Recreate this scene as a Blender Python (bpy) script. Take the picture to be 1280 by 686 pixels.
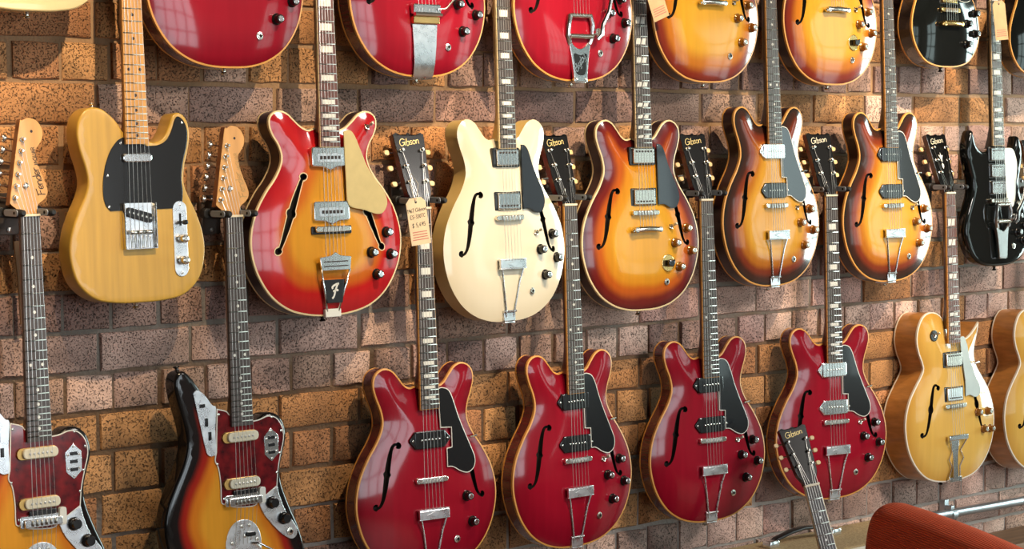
import bpy, math, random
import numpy as np
from mathutils import Vector, Matrix
from mathutils.geometry import delaunay_2d_cdt
random.seed(7)
for o in list(bpy.data.objects): bpy.data.objects.remove(o)
scene = bpy.context.scene
COL = scene.collection
R = math.radians

# ------------------------------------------------------------------ camera
cam_d = bpy.data.cameras.new('camera'); cam = bpy.data.objects.new('camera', cam_d); COL.objects.link(cam)
cam.location = (-3.6536, -3.9180, 1.8)
cam.rotation_euler = (R(90 - 3.96), 0, R(-43))
cam_d.sensor_width = 36; cam_d.lens = 36 * 2714 / 1280; cam_d.clip_start = 0.05; cam_d.clip_end = 100
scene.camera = cam
# ------------------------------------------------------------------ light
scene.view_settings.view_transform = 'Standard'; scene.view_settings.look = 'None'
scene.view_settings.gamma = 1; scene.view_settings.use_curve_mapping = False
scene.view_settings.exposure = -0.1
w = bpy.data.worlds.new('sky'); scene.world = w; w.use_nodes = True
w.node_tree.nodes['Background'].inputs[0].default_value = (0.75, 0.87, 1.0, 1)
w.node_tree.nodes['Background'].inputs[1].default_value = 0.4

def lamp(kind, name, loc, target, energy, color, **kw):
    d = bpy.data.lights.new(name, kind); d.energy = energy; d.color = color
    for k, v in kw.items(): setattr(d, k, v)
    o = bpy.data.objects.new(name, d); COL.objects.link(o); o.location = loc
    o.rotation_euler = (Vector(target) - Vector(loc)).to_track_quat('-Z', 'Y').to_euler()
    return o
# warm ceiling track spots aimed at the wall
for i in range(7):
    x = -2.05 + i * 0.78
    lamp('SPOT', 'track_spot', (x, -1.62 - 0.12 * (i % 2), 3.5), (x + 0.14 * (-1) ** i, 0, 1.80), 285, (1.0, 0.77, 0.50),
         spot_size=R(35), spot_blend=0.9, shadow_soft_size=0.022)
# added fill lamp under the ceiling, brightens the chair and lower right wall
lamp('AREA', 'added_ceiling_fill', (2.1, -3.9, 3.56), (2.1, -3.9, 0), 200, (1.0, 0.93, 0.86), shape='RECTANGLE', size=1.2, size_y=0.6)
# daylight just outside the windows
DAY = (0.84, 0.94, 1.0); GREEN_DAY = (0.76, 0.97, 0.93)
lamp('AREA', 'daylight_end', (6.72, -4.92, 1.75), (0, -4.92, 1.75), 32, GREEN_DAY, shape='RECTANGLE', size=1.45, size_y=2.5)
lamp('AREA', 'daylight_end_near', (6.72, -1.9, 1.75), (0, -1.9, 1.75), 240, GREEN_DAY, shape='RECTANGLE', size=1.6, size_y=2.5)
lamp('AREA', 'daylight_street_right', (5.45, -6.72, 1.9), (5.45, 0, 1.9), 24, GREEN_DAY, shape='RECTANGLE', size=1.5, size_y=2.3)
lamp('AREA', 'daylight_street', (1.3, -6.72, 1.9), (1.3, 0, 1.9), 100, DAY, shape='RECTANGLE', size=2.5, size_y=2.3)
lamp('AREA', 'daylight_street_left', (-2.7, -6.72, 1.9), (-2.7, 0, 1.9), 58, DAY, shape='RECTANGLE', size=3.1, size_y=2.3)

# ------------------------------------------------------------------ materials
MATS = {}
def mat(name):
    m = bpy.data.materials.new(name); m.use_nodes = True; MATS[name] = m
    return m, m.node_tree, m.node_tree.nodes['Principled BSDF']
def P(name, col, rough=0.4, metal=0.0, coat=0.0, var=0.0, vscale=40.0, bump=0.0, stretch=(1, 1, 1), col2=None, rvar=0.0):
    m, nt, b = mat(name)
    b.inputs['Roughness'].default_value = rough; b.inputs['Metallic'].default_value = metal
    b.inputs['Coat Weight'].default_value = coat; b.inputs['Coat Roughness'].default_value = 0.04
    b.inputs['Base Color'].default_value = (*col, 1)
    if var or bump or col2 or rvar:
        tc = nt.nodes.new('ShaderNodeTexCoord'); mp = nt.nodes.new('ShaderNodeMapping'); mp.inputs['Scale'].default_value = stretch
        nt.links.new(tc.outputs['Object'], mp.inputs[0])
        n = nt.nodes.new('ShaderNodeTexNoise'); n.inputs['Scale'].default_value = vscale; n.inputs['Detail'].default_value = 5
        nt.links.new(mp.outputs[0], n.inputs['Vector'])
        if var or col2:
            r = nt.nodes.new('ShaderNodeValToRGB'); r.color_ramp.elements[0].position = 0.3; r.color_ramp.elements[1].position = 0.7
            c2 = col2 or tuple(c * (1 + var) for c in col); c1 = col if col2 else tuple(c * (1 - var) for c in col)
            r.color_ramp.elements[0].color = (*c1, 1); r.color_ramp.elements[1].color = (*c2, 1)
            nt.links.new(n.outputs[0], r.inputs[0]); nt.links.new(r.outputs[0], b.inputs['Base Color'])
        if rvar:
            mr = nt.nodes.new('ShaderNodeMapRange'); mr.inputs[3].default_value = rough - rvar; mr.inputs[4].default_value = rough + rvar
            nt.links.new(n.outputs[0], mr.inputs[0]); nt.links.new(mr.outputs[0], b.inputs['Roughness'])
        if bump:
            bp = nt.nodes.new('ShaderNodeBump'); bp.inputs['Strength'].default_value = bump; bp.inputs['Distance'].default_value = 0.003
            nt.links.new(n.outputs[0], bp.inputs['Height']); nt.links.new(bp.outputs[0], b.inputs['Normal'])
    return m
def burst(name, stops, coat=1.0, rough=0.22, grain=0.16):
    """lacquer sprayed by distance from the body edge (metres), over faint vertical grain"""
    m, nt, b = mat(name)
    a = nt.nodes.new('ShaderNodeAttribute'); a.attribute_name = 'edge_distance'
    tc = nt.nodes.new('ShaderNodeTexCoord'); mp = nt.nodes.new('ShaderNodeMapping'); mp.inputs['Scale'].default_value = (60, 4, 20)
    nt.links.new(tc.outputs['Object'], mp.inputs[0])
    n = nt.nodes.new('ShaderNodeTexNoise'); n.inputs['Scale'].default_value = 1.0; n.inputs['Detail'].default_value = 6
    nt.links.new(mp.outputs[0], n.inputs['Vector'])
    n2 = nt.nodes.new('ShaderNodeTexNoise'); n2.inputs['Scale'].default_value = 9.0
    nt.links.new(tc.outputs['Object'], n2.inputs['Vector'])
    mr = nt.nodes.new('ShaderNodeMapRange'); mr.inputs[1].default_value = 0; mr.inputs[2].default_value = 0.13
    nt.links.new(a.outputs['Fac'], mr.inputs[0])
    wob = nt.nodes.new('ShaderNodeMath'); wob.operation = 'MULTIPLY_ADD'; wob.inputs[1].default_value = 0.16; wob.inputs[2].default_value = -0.08
    nt.links.new(n2.outputs[0], wob.inputs[0])
    ad = nt.nodes.new('ShaderNodeMath'); ad.operation = 'ADD'; nt.links.new(mr.outputs[0], ad.inputs[0]); nt.links.new(wob.outputs[0], ad.inputs[1])
    r = nt.nodes.new('ShaderNodeValToRGB'); r.color_ramp.interpolation = 'EASE'
    while len(r.color_ramp.elements) < len(stops): r.color_ramp.elements.new(0.5)
    for e, (p, c) in zip(r.color_ramp.elements, stops): e.position = p / 0.13
    for e, (p, c) in zip(r.color_ramp.elements, stops): e.color = (*c, 1)
    nt.links.new(ad.outputs[0], r.inputs[0])
    g = nt.nodes.new('ShaderNodeMapRange'); g.inputs[3].default_value = 1 - grain; g.inputs[4].default_value = 1 + grain
    nt.links.new(n.outputs[0], g.inputs[0])
    mx = nt.nodes.new('ShaderNodeVectorMath'); mx.operation = 'SCALE'
    nt.links.new(r.outputs[0], mx.inputs[0]); nt.links.new(g.outputs[0], mx.inputs['Scale'])
    nt.links.new(mx.outputs[0], b.inputs['Base Color'])
    b.inputs['Roughness'].default_value = rough; b.inputs['Coat Weight'].default_value = coat; b.inputs['Coat Roughness'].default_value = 0.075
    b.inputs['Specular IOR Level'].default_value = 0.08; b.inputs['Coat IOR'].default_value = 1.46
    return m

CH = (0.30, 0.006, 0.018); CHD = (0.10, 0.004, 0.010)
burst('cherry', [(0, (0.17, 0.003, 0.011)), (0.02, (0.25, 0.004, 0.016)), (0.09, (0.33, 0.006, 0.021))])
burst('cherry_bright', [(0, (0.17, 0.003, 0.011)), (0.03, (0.26, 0.005, 0.017)), (0.10, (0.33, 0.008, 0.022))])
P('cherry_side', CHD, 0.25, coat=0.8, var=0.25, stretch=(3, 30, 3), vscale=6)
P('cherry_neck', (0.13, 0.010, 0.012), 0.3, coat=0.6, var=0.25, stretch=(8, 1, 8), vscale=12)
burst('iced_tea', [(0, (0.06, 0.007, 0.008)), (0.022, (0.15, 0.012, 0.009)), (0.048, (0.50, 0.105, 0.012)), (0.074, (0.64, 0.26, 0.018)), (0.10, (0.68, 0.335, 0.024))])
burst('tobacco', [(0, (0.018, 0.016, 0.013)), (0.020, (0.05, 0.018, 0.012)), (0.038, (0.20, 0.035, 0.014)), (0.058, (0.44, 0.14, 0.014)), (0.090, (0.64, 0.31, 0.028))])
burst('amber_burst', [(0, (0.09, 0.012, 0.008)), (0.018, (0.20, 0.024, 0.010)), (0.046, (0.48, 0.155, 0.014)), (0.085, (0.64, 0.325, 0.026))])
P('burst_side', (0.030, 0.007, 0.006), 0.3, coat=0.3, var=0.3, vscale=8)
burst('red_burst', [(0, (0.36, 0.006, 0.012)), (0.046, (0.50, 0.013, 0.014)), (0.074, (0.56, 0.13, 0.013)), (0.108, (0.66, 0.29, 0.024))])
burst('three_tone', [(0, (0.008, 0.007, 0.007)), (0.026, (0.012, 0.008, 0.008)), (0.046, (0.36, 0.018, 0.010)), (0.070, (0.70, 0.20, 0.016)), (0.10, (0.80, 0.34, 0.03))])
burst('cream_top', [(0, (0.66, 0.58, 0.42)), (0.05, (0.71, 0.645, 0.50))], grain=0.02)
P('cream_side', (0.60, 0.42, 0.15), 0.3, coat=0.6, var=0.06, vscale=6)
P('butterscotch', (0.58, 0.335, 0.050), 0.32, coat=0.35, var=0.12, stretch=(16, 1, 4), vscale=4)
P('pale_cream', (0.72, 0.56, 0.27), 0.25, coat=0.6, var=0.03)
burst('blonde', [(0, (0.58, 0.31, 0.055)), (0.05, (0.68, 0.41, 0.09))], grain=0.10)
P('blonde_side', (0.44, 0.19, 0.045), 0.28, coat=0.6, var=0.2, stretch=(4, 18, 4), vscale=5)
P('black_lacquer', (0.005, 0.006, 0.006), 0.06)
P('brown_black_side', (0.016, 0.009, 0.007), 0.25, coat=0.7)
P('binding', (0.70, 0.33, 0.07), 0.4, var=0.12, vscale=30)
P('binding_cream', (0.80, 0.62, 0.34), 0.4, var=0.08, vscale=30)
P('binding_white', (0.80, 0.74, 0.62), 0.35)
P('chrome', (0.84, 0.84, 0.83), 0.17, 1.0)
P('chrome_worn', (0.74, 0.75, 0.76), 0.28, 1.0, var=0.14, vscale=45, rvar=0.08)
P('nickel', (0.76, 0.72, 0.64), 0.22, 1.0)
P('gold_metal', (0.78, 0.52, 0.20), 0.22, 1.0, rvar=0.08)
P('steel', (0.62, 0.60, 0.56), 0.3, 1.0)
P('fret_wire', (0.74, 0.72, 0.66), 0.28, 1.0)
P('rosewood', (0.062, 0.046, 0.040), 0.42, var=0.35, stretch=(60, 2, 20), vscale=3, coat=0.15)
P('rosewood_red', (0.13, 0.045, 0.032), 0.42, var=0.3, stretch=(60, 2, 20), vscale=3, coat=0.15)
P('maple', (0.66, 0.33, 0.085), 0.32, coat=0.5, var=0.22, stretch=(20, 2, 8), vscale=3)
P('maple_head', (0.66, 0.34, 0.10), 0.35, coat=0.4, var=0.14, stretch=(10, 2, 8), vscale=5)
P('maple_neck', (0.20, 0.065, 0.022), 0.32, coat=0.6, var=0.2, stretch=(8, 1, 8), vscale=8)
P('brown_neck', (0.060, 0.018, 0.010), 0.32, coat=0.6, var=0.2, stretch=(8, 1, 8), vscale=8)
P('pearl', (0.80, 0.80, 0.74), 0.25, var=0.15, vscale=80, coat=0.4)
P('dot_dark', (0.03, 0.015, 0.01), 0.5)
P('bone', (0.78, 0.70, 0.52), 0.4)
P('black_plastic', (0.010, 0.010, 0.011), 0.22, coat=0.35)
P('black_guard', (0.012, 0.013, 0.015), 0.16, coat=0.6)
P('blue_black_guard', (0.018, 0.024, 0.034), 0.18, coat=0.7)
P('white_plastic', (0.80, 0.78, 0.70), 0.35)
P('aged_white', (0.74, 0.69, 0.53), 0.35)
P('gold_guard', (0.62, 0.47, 0.20), 0.36, 0.35, var=0.05)
P('clear_guard', (0.40, 0.47, 0.45), 0.15, 0.0, coat=0.8, var=0.12, vscale=14)
P('amber_knob', (0.30, 0.12, 0.022), 0.22, 0.25, coat=0.8)
P('keystone', (0.80, 0.56, 0.26), 0.35)
P('tort', (0.055, 0.004, 0.008), 0.12, coat=0.8, col2=(0.25, 0.012, 0.016), vscale=46)
P('hole_shade', (0.006, 0.004, 0.003), 0.9)  # near-black that paints in the shade inside holes
P('black_head', (0.005, 0.005, 0.005), 0.2)
P('logo_gold', (0.80, 0.62, 0.25), 0.4, 0.3)
P('logo_cream', (0.85, 0.80, 0.62), 0.45)
P('logo_dark', (0.05, 0.03, 0.015), 0.5)
P('logo_faint', (0.50, 0.30, 0.10), 0.5)
P('rubber', (0.014, 0.015, 0.017), 0.55)
P('rubber_pad', (0.30, 0.34, 0.40), 0.45)
P('hanger_plate', (0.10, 0.075, 0.06), 0.5, 0.3)
P('kraft', (0.66, 0.43, 0.22), 0.75, var=0.10, vscale=30)
P('kraft_pale', (0.74, 0.56, 0.36), 0.75, var=0.08, vscale=30)
P('ink', (0.03, 0.03, 0.035), 0.7)
P('ink_red', (0.50, 0.16, 0.12), 0.7)
P('thread', (0.66, 0.60, 0.48), 0.8)
P('brass', (0.58, 0.36, 0.12), 0.35, 1.0)

# ------------------------------------------------------------------ mesh helpers
def link(o, parent=None):
    COL.objects.link(o)
    if parent is not None: o.parent = parent
    return o
def mesh_obj(name, V, F, mats, parent=None, fm=None, sharp=38, loc=None, rot=None):
    me = bpy.data.meshes.new(name); me.from_pydata([tuple(v) for v in V], [], F)
    for m in mats: me.materials.append(MATS[m])
    if fm: me.polygons.foreach_set('material_index', fm)
    me.polygons.foreach_set('use_smooth', [True] * len(me.polygons))
    me.set_sharp_from_angle(angle=R(sharp)); me.update()
    o = bpy.data.objects.new(name, me); link(o, parent)
    if loc is not None: o.location = loc
    if rot is not None: o.rotation_euler = rot
    return o
def spline(pts, n=8, closed=True):
    """Catmull-Rom through pts; a point with a third value True is a corner"""
    out = []; N = len(pts); rng = range(N) if closed else range(N - 1)
    g = lambda i: np.array(pts[i % N][:2] if closed else pts[max(0, min(N - 1, i))][:2], float)
    corner = lambda i: len(pts[i % N]) > 2
    for i in rng:
        p0, p1, p2, p3 = g(i - 1), g(i), g(i + 1), g(i + 2)
        if corner(i): p0 = p1 * 2 - p2
        if corner(i + 1): p3 = p2 * 2 - p1
        for k in range(n):
            t = k / n
            out.append(tuple(0.5 * ((2 * p1) + (-p0 + p2) * t + (2 * p0 - 5 * p1 + 4 * p2 - p3) * t * t + (-p0 + 3 * p1 - 3 * p2 + p3) * t ** 3)))
    if not closed: out.append(tuple(g(N - 1)))
    return out
def mm(pts): return [(p[0] / 1000, p[1] / 1000) + tuple(p[2:]) for p in pts]
def area(poly):
    p = np.array([q[:2] for q in poly]); return 0.5 * np.sum(p[:, 0] * np.roll(p[:, 1], -1) - np.roll(p[:, 0], -1) * p[:, 1])
def ccw(poly): return list(poly) if area(poly) > 0 else list(poly)[::-1]
def inset(poly, d):
    p = np.array([q[:2] for q in poly]); e = np.roll(p, -1, 0) - p; L = np.linalg.norm(e, axis=1, keepdims=True); e = e / np.maximum(L, 1e-9)
    n = np.c_[-e[:, 1], e[:, 0]]; m = n + np.roll(n, 1, 0); s = np.maximum(0.5 * np.sum(m * m, axis=1, keepdims=True), 0.5)
    return [tuple(q) for q in p + m / s * d]
TINY = {'screws', 'guard_screws', 'plate_screws', 'saddle_screws', 'pole_pieces', 'mounting_screws', 'saddles', 'stamped_lines'}   # specks of a pixel or two
class MB:
    def __init__(s): s.V = []; s.F = []; s.M = []; s.flat = set()
    def add(s, V, F, m=0):
        b = len(s.V); s.V += [tuple(v) for v in V]; s.F += [tuple(i + b for i in f) for f in F]; s.M += [m] * len(F); return s
    def rings(s, rs, m=0, cap0=True, cap1=True, close=True):
        n = len(rs[0]); V = [v for r in rs for v in r]; F = []
        for k in range(len(rs) - 1):
            for i in range(n if close else n - 1):
                j = (i + 1) % n; F.append((k * n + i, k * n + j, (k + 1) * n + j, (k + 1) * n + i))
        b = len(s.F)
        if cap0: s.flat.add(b + len(F)); F.append(tuple(range(n))[::-1])
        if cap1: s.flat.add(b + len(F)); F.append(tuple(range((len(rs) - 1) * n, len(rs) * n)))
        return s.add(V, F, m)
    def prism(s, poly, z0, z1, ch=0.0, m=0, cap0=True):
        poly = ccw(poly); rs = [[(x, y, z0) for x, y in [q[:2] for q in poly]]]
        if ch: rs += [[(q[0], q[1], z1 - ch) for q in poly], [(x, y, z1 - ch * 0.3) for x, y in inset(poly, ch * 0.3)], [(x, y, z1) for x, y in inset(poly, ch)]]
        else: rs += [[(q[0], q[1], z1) for q in poly]]
        return s.rings(rs, m, cap0, True)
    def box(s, c, d, ch=0.0, m=0):
        x, y, z = c; a, b, e = d[0] / 2, d[1] / 2, d[2] / 2
        return s.prism([(x - a, y - b), (x + a, y - b), (x + a, y + b), (x - a, y + b)], z - e, z + e, ch, m)
    def rbox(s, c, d, r, ch=0.0, m=0, n=4):
        return s.prism([(c[0] + x, c[1] + y) for x, y in rrect(d[0], d[1], r, n)], c[2] - d[2] / 2, c[2] + d[2] / 2, ch, m)
    def lathe(s, prof, c=(0, 0, 0), n=16, m=0, ax=(0, 0, 1)):
        q = Vector((0, 0, 1)).rotation_difference(Vector(ax)); c = Vector(c)
        rs = [[tuple(c + q @ Vector((r * math.cos(2 * math.pi * i / n), r * math.sin(2 * math.pi * i / n), z))) for i in range(n)] for r, z in prof]
        return s.rings(rs, m)
    def cyl(s, p0, p1, r, n=10, m=0, r1=None):
        p0 = Vector(p0); p1 = Vector(p1); d = p1 - p0
        return s.lathe([(r, 0), (r if r1 is None else r1, d.length)], p0, n, m, d.normalized())
    def tube(s, pts, r, n=6, m=0):
        pts = [Vector(p) for p in pts]; rs = []; prev = None
        rr = r if isinstance(r, (list, tuple)) else [r] * len(pts)
        for i, p in enumerate(pts):
            t = (pts[min(i + 1, len(pts) - 1)] - pts[max(i - 1, 0)]).normalized()
            u = prev - t * prev.dot(t) if prev is not None else t.orthogonal()
            u.normalize(); prev = u; v = t.cross(u)
            rs.append([tuple(p + (u * math.cos(2 * math.pi * k / n) + v * math.sin(2 * math.pi * k / n)) * rr[i]) for k in range(n)])
        return s.rings(rs, m)
    def xf(s, M):
        s.V = [tuple(M @ Vector(v)) for v in s.V]; return s
    def build(s, name, mats, parent=None, sharp=38, **kw):
        if isinstance(mats, str): mats = [mats]
        o = mesh_obj(name, s.V, s.F, mats, parent, s.M, sharp, **kw)
        for i in s.flat: o.data.polygons[i].use_smooth = False
        if name in TINY: o['kind'] = 'stuff'
        return o
def rrect(w, h, r, n=4):
    out = []
    for cx, cy, a0 in ((w / 2 - r, h / 2 - r, 0), (-w / 2 + r, h / 2 - r, 90), (-w / 2 + r, -h / 2 + r, 180), (w / 2 - r, -h / 2 + r, 270)):
        for k in range(n + 1):
            a = R(a0 + 90 * k / n); out.append((cx + r * math.cos(a), cy + r * math.sin(a)))
    return out
def circle(c, r, n=16): return [(c[0] + r * math.cos(2 * math.pi * k / n), c[1] + r * math.sin(2 * math.pi * k / n)) for k in range(n)]
def tag(o, label, cat, group=None, kind=None):
    o['label'] = label; o['category'] = cat
    if group: o['group'] = group
    if kind: o['kind'] = kind
    return o
def empty(name, loc=(0, 0, 0), M=None):
    o = bpy.data.objects.new(name, None); o.empty_display_size = 0.05; COL.objects.link(o)
    if M is not None: o.matrix_world = M
    else: o.location = loc
    return o

# stroke lettering ----------------------------------------------------
GL = {
 'G': (.95, [[(.9, .82), (.62, 1), (.28, .92), (.06, .55), (.16, .14), (.5, 0), (.82, .16), (.86, .46), (.52, .46)]]),
 'i': (.34, [[(.16, .58), (.12, .12), (.26, 0)], [(.18, .78), (.2, .84)]]),
 'b': (.60, [[(.1, 1), (.1, 0), (.4, 0), (.54, .26), (.4, .54), (.1, .46)]]),
 's': (.56, [[(.48, .5), (.26, .57), (.1, .43), (.44, .2), (.34, .02), (.06, .05)]]),
 'o': (.60, [[(.3, .56), (.1, .44), (.08, .14), (.28, 0), (.5, .12), (.52, .42), (.3, .56)]]),
 'n': (.66, [[(.1, .56), (.1, 0)], [(.1, .4), (.34, .56), (.52, .42), (.52, .02), (.62, 0)]]),
 'F': (.80, [[(.2, 1), (.12, 0)], [(.02, .94), (.85, 1)], [(.16, .52), (.6, .56)]]),
 'e': (.56, [[(.08, .28), (.48, .32), (.4, .54), (.18, .52), (.07, .26), (.2, .02), (.48, .1)]]),
 'd': (.62, [[(.5, 1), (.5, 0)], [(.5, .4), (.28, .56), (.08, .36), (.12, .06), (.3, 0), (.5, .14)]]),
 'r': (.46, [[(.1, .56), (.1, 0)], [(.1, .36), (.26, .54), (.44, .52)]]),
 'y': (.6, [[(.08, .56), (.16, .1), (.46, .1)], [(.5, .56), (.44, -.2), (.1, -.36)]]),
 'g': (.6, [[(.5, .5), (.24, .56), (.08, .3), (.24, .02), (.5, .16)], [(.5, .54), (.46, -.26), (.1, -.34)]]),
 'B': (.8, [[(.14, 1), (.12, 0), (.5, 0), (.7, .24), (.52, .5), (.14, .52)], [(.14, 1), (.5, 1), (.64, .76), (.5, .52)]]),
 'J': (.6, [[(.5, 1), (.46, .16), (.26, 0), (.06, .2)]]), 'A': (.75, [[(.04, 0), (.36, 1), (.7, 0)], [(.16, .36), (.58, .36)]]),
 'U': (.72, [[(.1, 1), (.1, .2), (.34, 0), (.6, .2), (.6, 1)]]), 'R': (.72, [[(.1, 0), (.1, 1), (.5, 1), (.62, .76), (.5, .5), (.1, .5)], [(.34, .5), (.66, 0)]]),
 'E': (.64, [[(.56, 1), (.1, 1), (.1, 0), (.56, 0)], [(.1, .52), (.46, .52)]]), 'S': (.66, [[(.56, .86), (.32, 1), (.1, .78), (.5, .36), (.46, .06), (.2, 0), (.04, .16)]]),
 'T': (.7, [[(.02, 1), (.66, 1)], [(.34, 1), (.34, 0)]]), 'D': (.72, [[(.1, 0), (.1, 1), (.42, .96), (.62, .5), (.42, .04), (.1, 0)]]), 'C': (.7, [[(.62, .84), (.36, 1), (.1, .6), (.14, .14), (.4, 0), (.62, .14)]]),
 '-': (.5, [[(.08, .46), (.42, .46)]]), '.': (.3, [[(.12, 0), (.16, .05)]]), ',': (.3, [[(.16, .06), (.08, -.16)]]), ' ': (.4, []),
 '$': (.66, [[(.54, .82), (.3, .94), (.1, .74), (.5, .34), (.4, .06), (.06, .14)], [(.32, 1.08), (.28, -.1)]]),
 '1': (.4, [[(.08, .8), (.24, 1), (.22, 0)]]), '2': (.6, [[(.08, .8), (.3, 1), (.5, .74), (.06, 0), (.54, .02)]]), '3': (.6, [[(.08, .9), (.36, 1), (.48, .76), (.24, .54), (.5, .3), (.34, .02), (.06, .1)]]),
 '4': (.6, [[(.36, 1), (.04, .36), (.54, .4)], [(.4, .62), (.38, 0)]]), '5': (.6, [[(.5, 1), (.14, .98), (.1, .56), (.4, .58), (.5, .26), (.3, 0), (.06, .08)]]),
 '6': (.6, [[(.46, .96), (.14, .56), (.1, .18), (.3, 0), (.5, .2), (.4, .46), (.14, .36)]]), '7': (.56, [[(.06, .98), (.52, 1), (.2, 0)]]), '9': (.6, [[(.5, .7), (.3, .98), (.1, .74), (.26, .5), (.5, .66), (.44, 0)]]),
 '0': (.6, [[(.3, 1), (.1, .7), (.12, .2), (.3, 0), (.5, .3), (.48, .8), (.3, 1)]]),
}
def lettering(text, h, wd, shear=0.0, track=1.0):
    """flat raised stroke letters, base line on x, centred; returns MB in the xy plane (0.4 mm thick)"""
    x = 0; lines = []
    for ch in text:
        adv, st = GL[ch]
        for l in st: lines.append([((x + px + shear * py) * h, py * h) for px, py in l])
        x += (adv + 0.08) * track
    W = x * h; mb = MB()
    for l in lines:
        l = spline(l, 3, False) if len(l) > 2 else l
        p = np.array(l) - [W / 2, 0]; t = np.gradient(p, axis=0); t /= np.maximum(np.linalg.norm(t, axis=1, keepdims=True), 1e-9)
        n = np.c_[-t[:, 1], t[:, 0]] * wd / 2
        mb.rings([[(a[0], a[1], z) for a in np.r_[p + n, (p - n)[::-1]]] for z in (0, 0.0004)], 0)
    return mb

# ------------------------------------------------------------------ room shell
def struct(name, o, label=None):
    o.name = name; o['kind'] = 'structure'
    if label: o['label'] = label
    return o
P('plaster', (0.14, 0.125, 0.11), 0.85, var=0.05, vscale=5)
P('dark_plaster', (0.06, 0.055, 0.05), 0.8, var=0.08, vscale=5)
P('floor_wood', (0.17, 0.10, 0.06), 0.45, var=0.25, stretch=(2, 20, 1), vscale=4)
P('frame_paint', (0.05, 0.05, 0.05), 0.5)
def slab(name, lo, hi, m):
    c = [(a + b) / 2 for a, b in zip(lo, hi)]; d = [b - a for a, b in zip(lo, hi)]
    return struct(name, MB().box(c, d).build(name, m))
X0, X1, Y0, ZC = -6.0, 6.5, -6.5, 3.6
slab('floor', (X0, Y0, -0.1), (X1, 0.3, 0), 'floor_wood')
slab('ceiling', (X0, Y0, ZC), (X1, 0.3, ZC + 0.1), 'dark_plaster')
slab('wall_left', (X0 - 0.1, Y0, 0), (X0, 0.3, ZC), 'plaster')
def window_wall(name, axis, pos, a0, a1, wins, thick, m):
    """wall with rectangular openings: wins = [(a_lo, a_hi, z_lo, z_hi)] sorted; returns nothing"""
    mb = MB()
    def bx(l, h, z0, z1):
        if h - l < 1e-4 or z1 - z0 < 1e-4: return
        if axis == 'x': mb.box((pos + thick / 2, (l + h) / 2, (z0 + z1) / 2), (abs(thick), h - l, z1 - z0))
        else: mb.box(((l + h) / 2, pos + thick / 2, (z0 + z1) / 2), (h - l, abs(thick), z1 - z0))
    cur = a0
    for l, h, z0, z1 in wins:
        bx(cur, l, 0, ZC); bx(l, h, 0, z0); bx(l, h, z1, ZC); cur = h
    bx(cur, a1, 0, ZC)
    struct(name, mb.build(name, m))
def window(name, axis, pos, l, h, z0, z1, nx, nz):
    mb = MB(); t = 0.05
    def bx(a, b, c, d, bar=t):
        if axis == 'x': mb.box((pos, (a + b) / 2, (c + d) / 2), (0.06, b - a, d - c))
        else: mb.box(((a + b) / 2, pos, (c + d) / 2), (b - a, 0.06, d - c))
    for i in range(nx + 1):
        a = l + (h - l) * i / nx; bx(a - t / 2, a + t / 2, z0, z1)
    for k in range(nz + 1):
        c = z0 + (z1 - z0) * k / nz; bx(l, h, c - t / 2, c + t / 2)
    struct(name, mb.build(name, 'frame_paint'))
W_END = [(-5.6, -4.25, 0.55, 3.0), (-2.7, -1.1, 0.55, 3.0)]
W_STR = [(-4.2, -1.2, 0.8, 3.0), (0.1, 2.5, 0.8, 3.0), (4.7, 6.2, 0.8, 3.0)]
window_wall('wall_right', 'x', X1, Y0, 0.3, W_END, 0.12, 'plaster')
window_wall('wall_front', 'y', Y0, X0, X1, W_STR, -0.12, 'plaster')
for i, (l, h, a, b) in enumerate(W_END): window('window_%d' % (i + 1), 'x', X1 + 0.06, l, h, a, b, 2, 4)
for i, q in enumerate(W_STR): window('window_%d' % (i + 3), 'y', Y0 - 0.06, *q, 4, 3)

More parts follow.
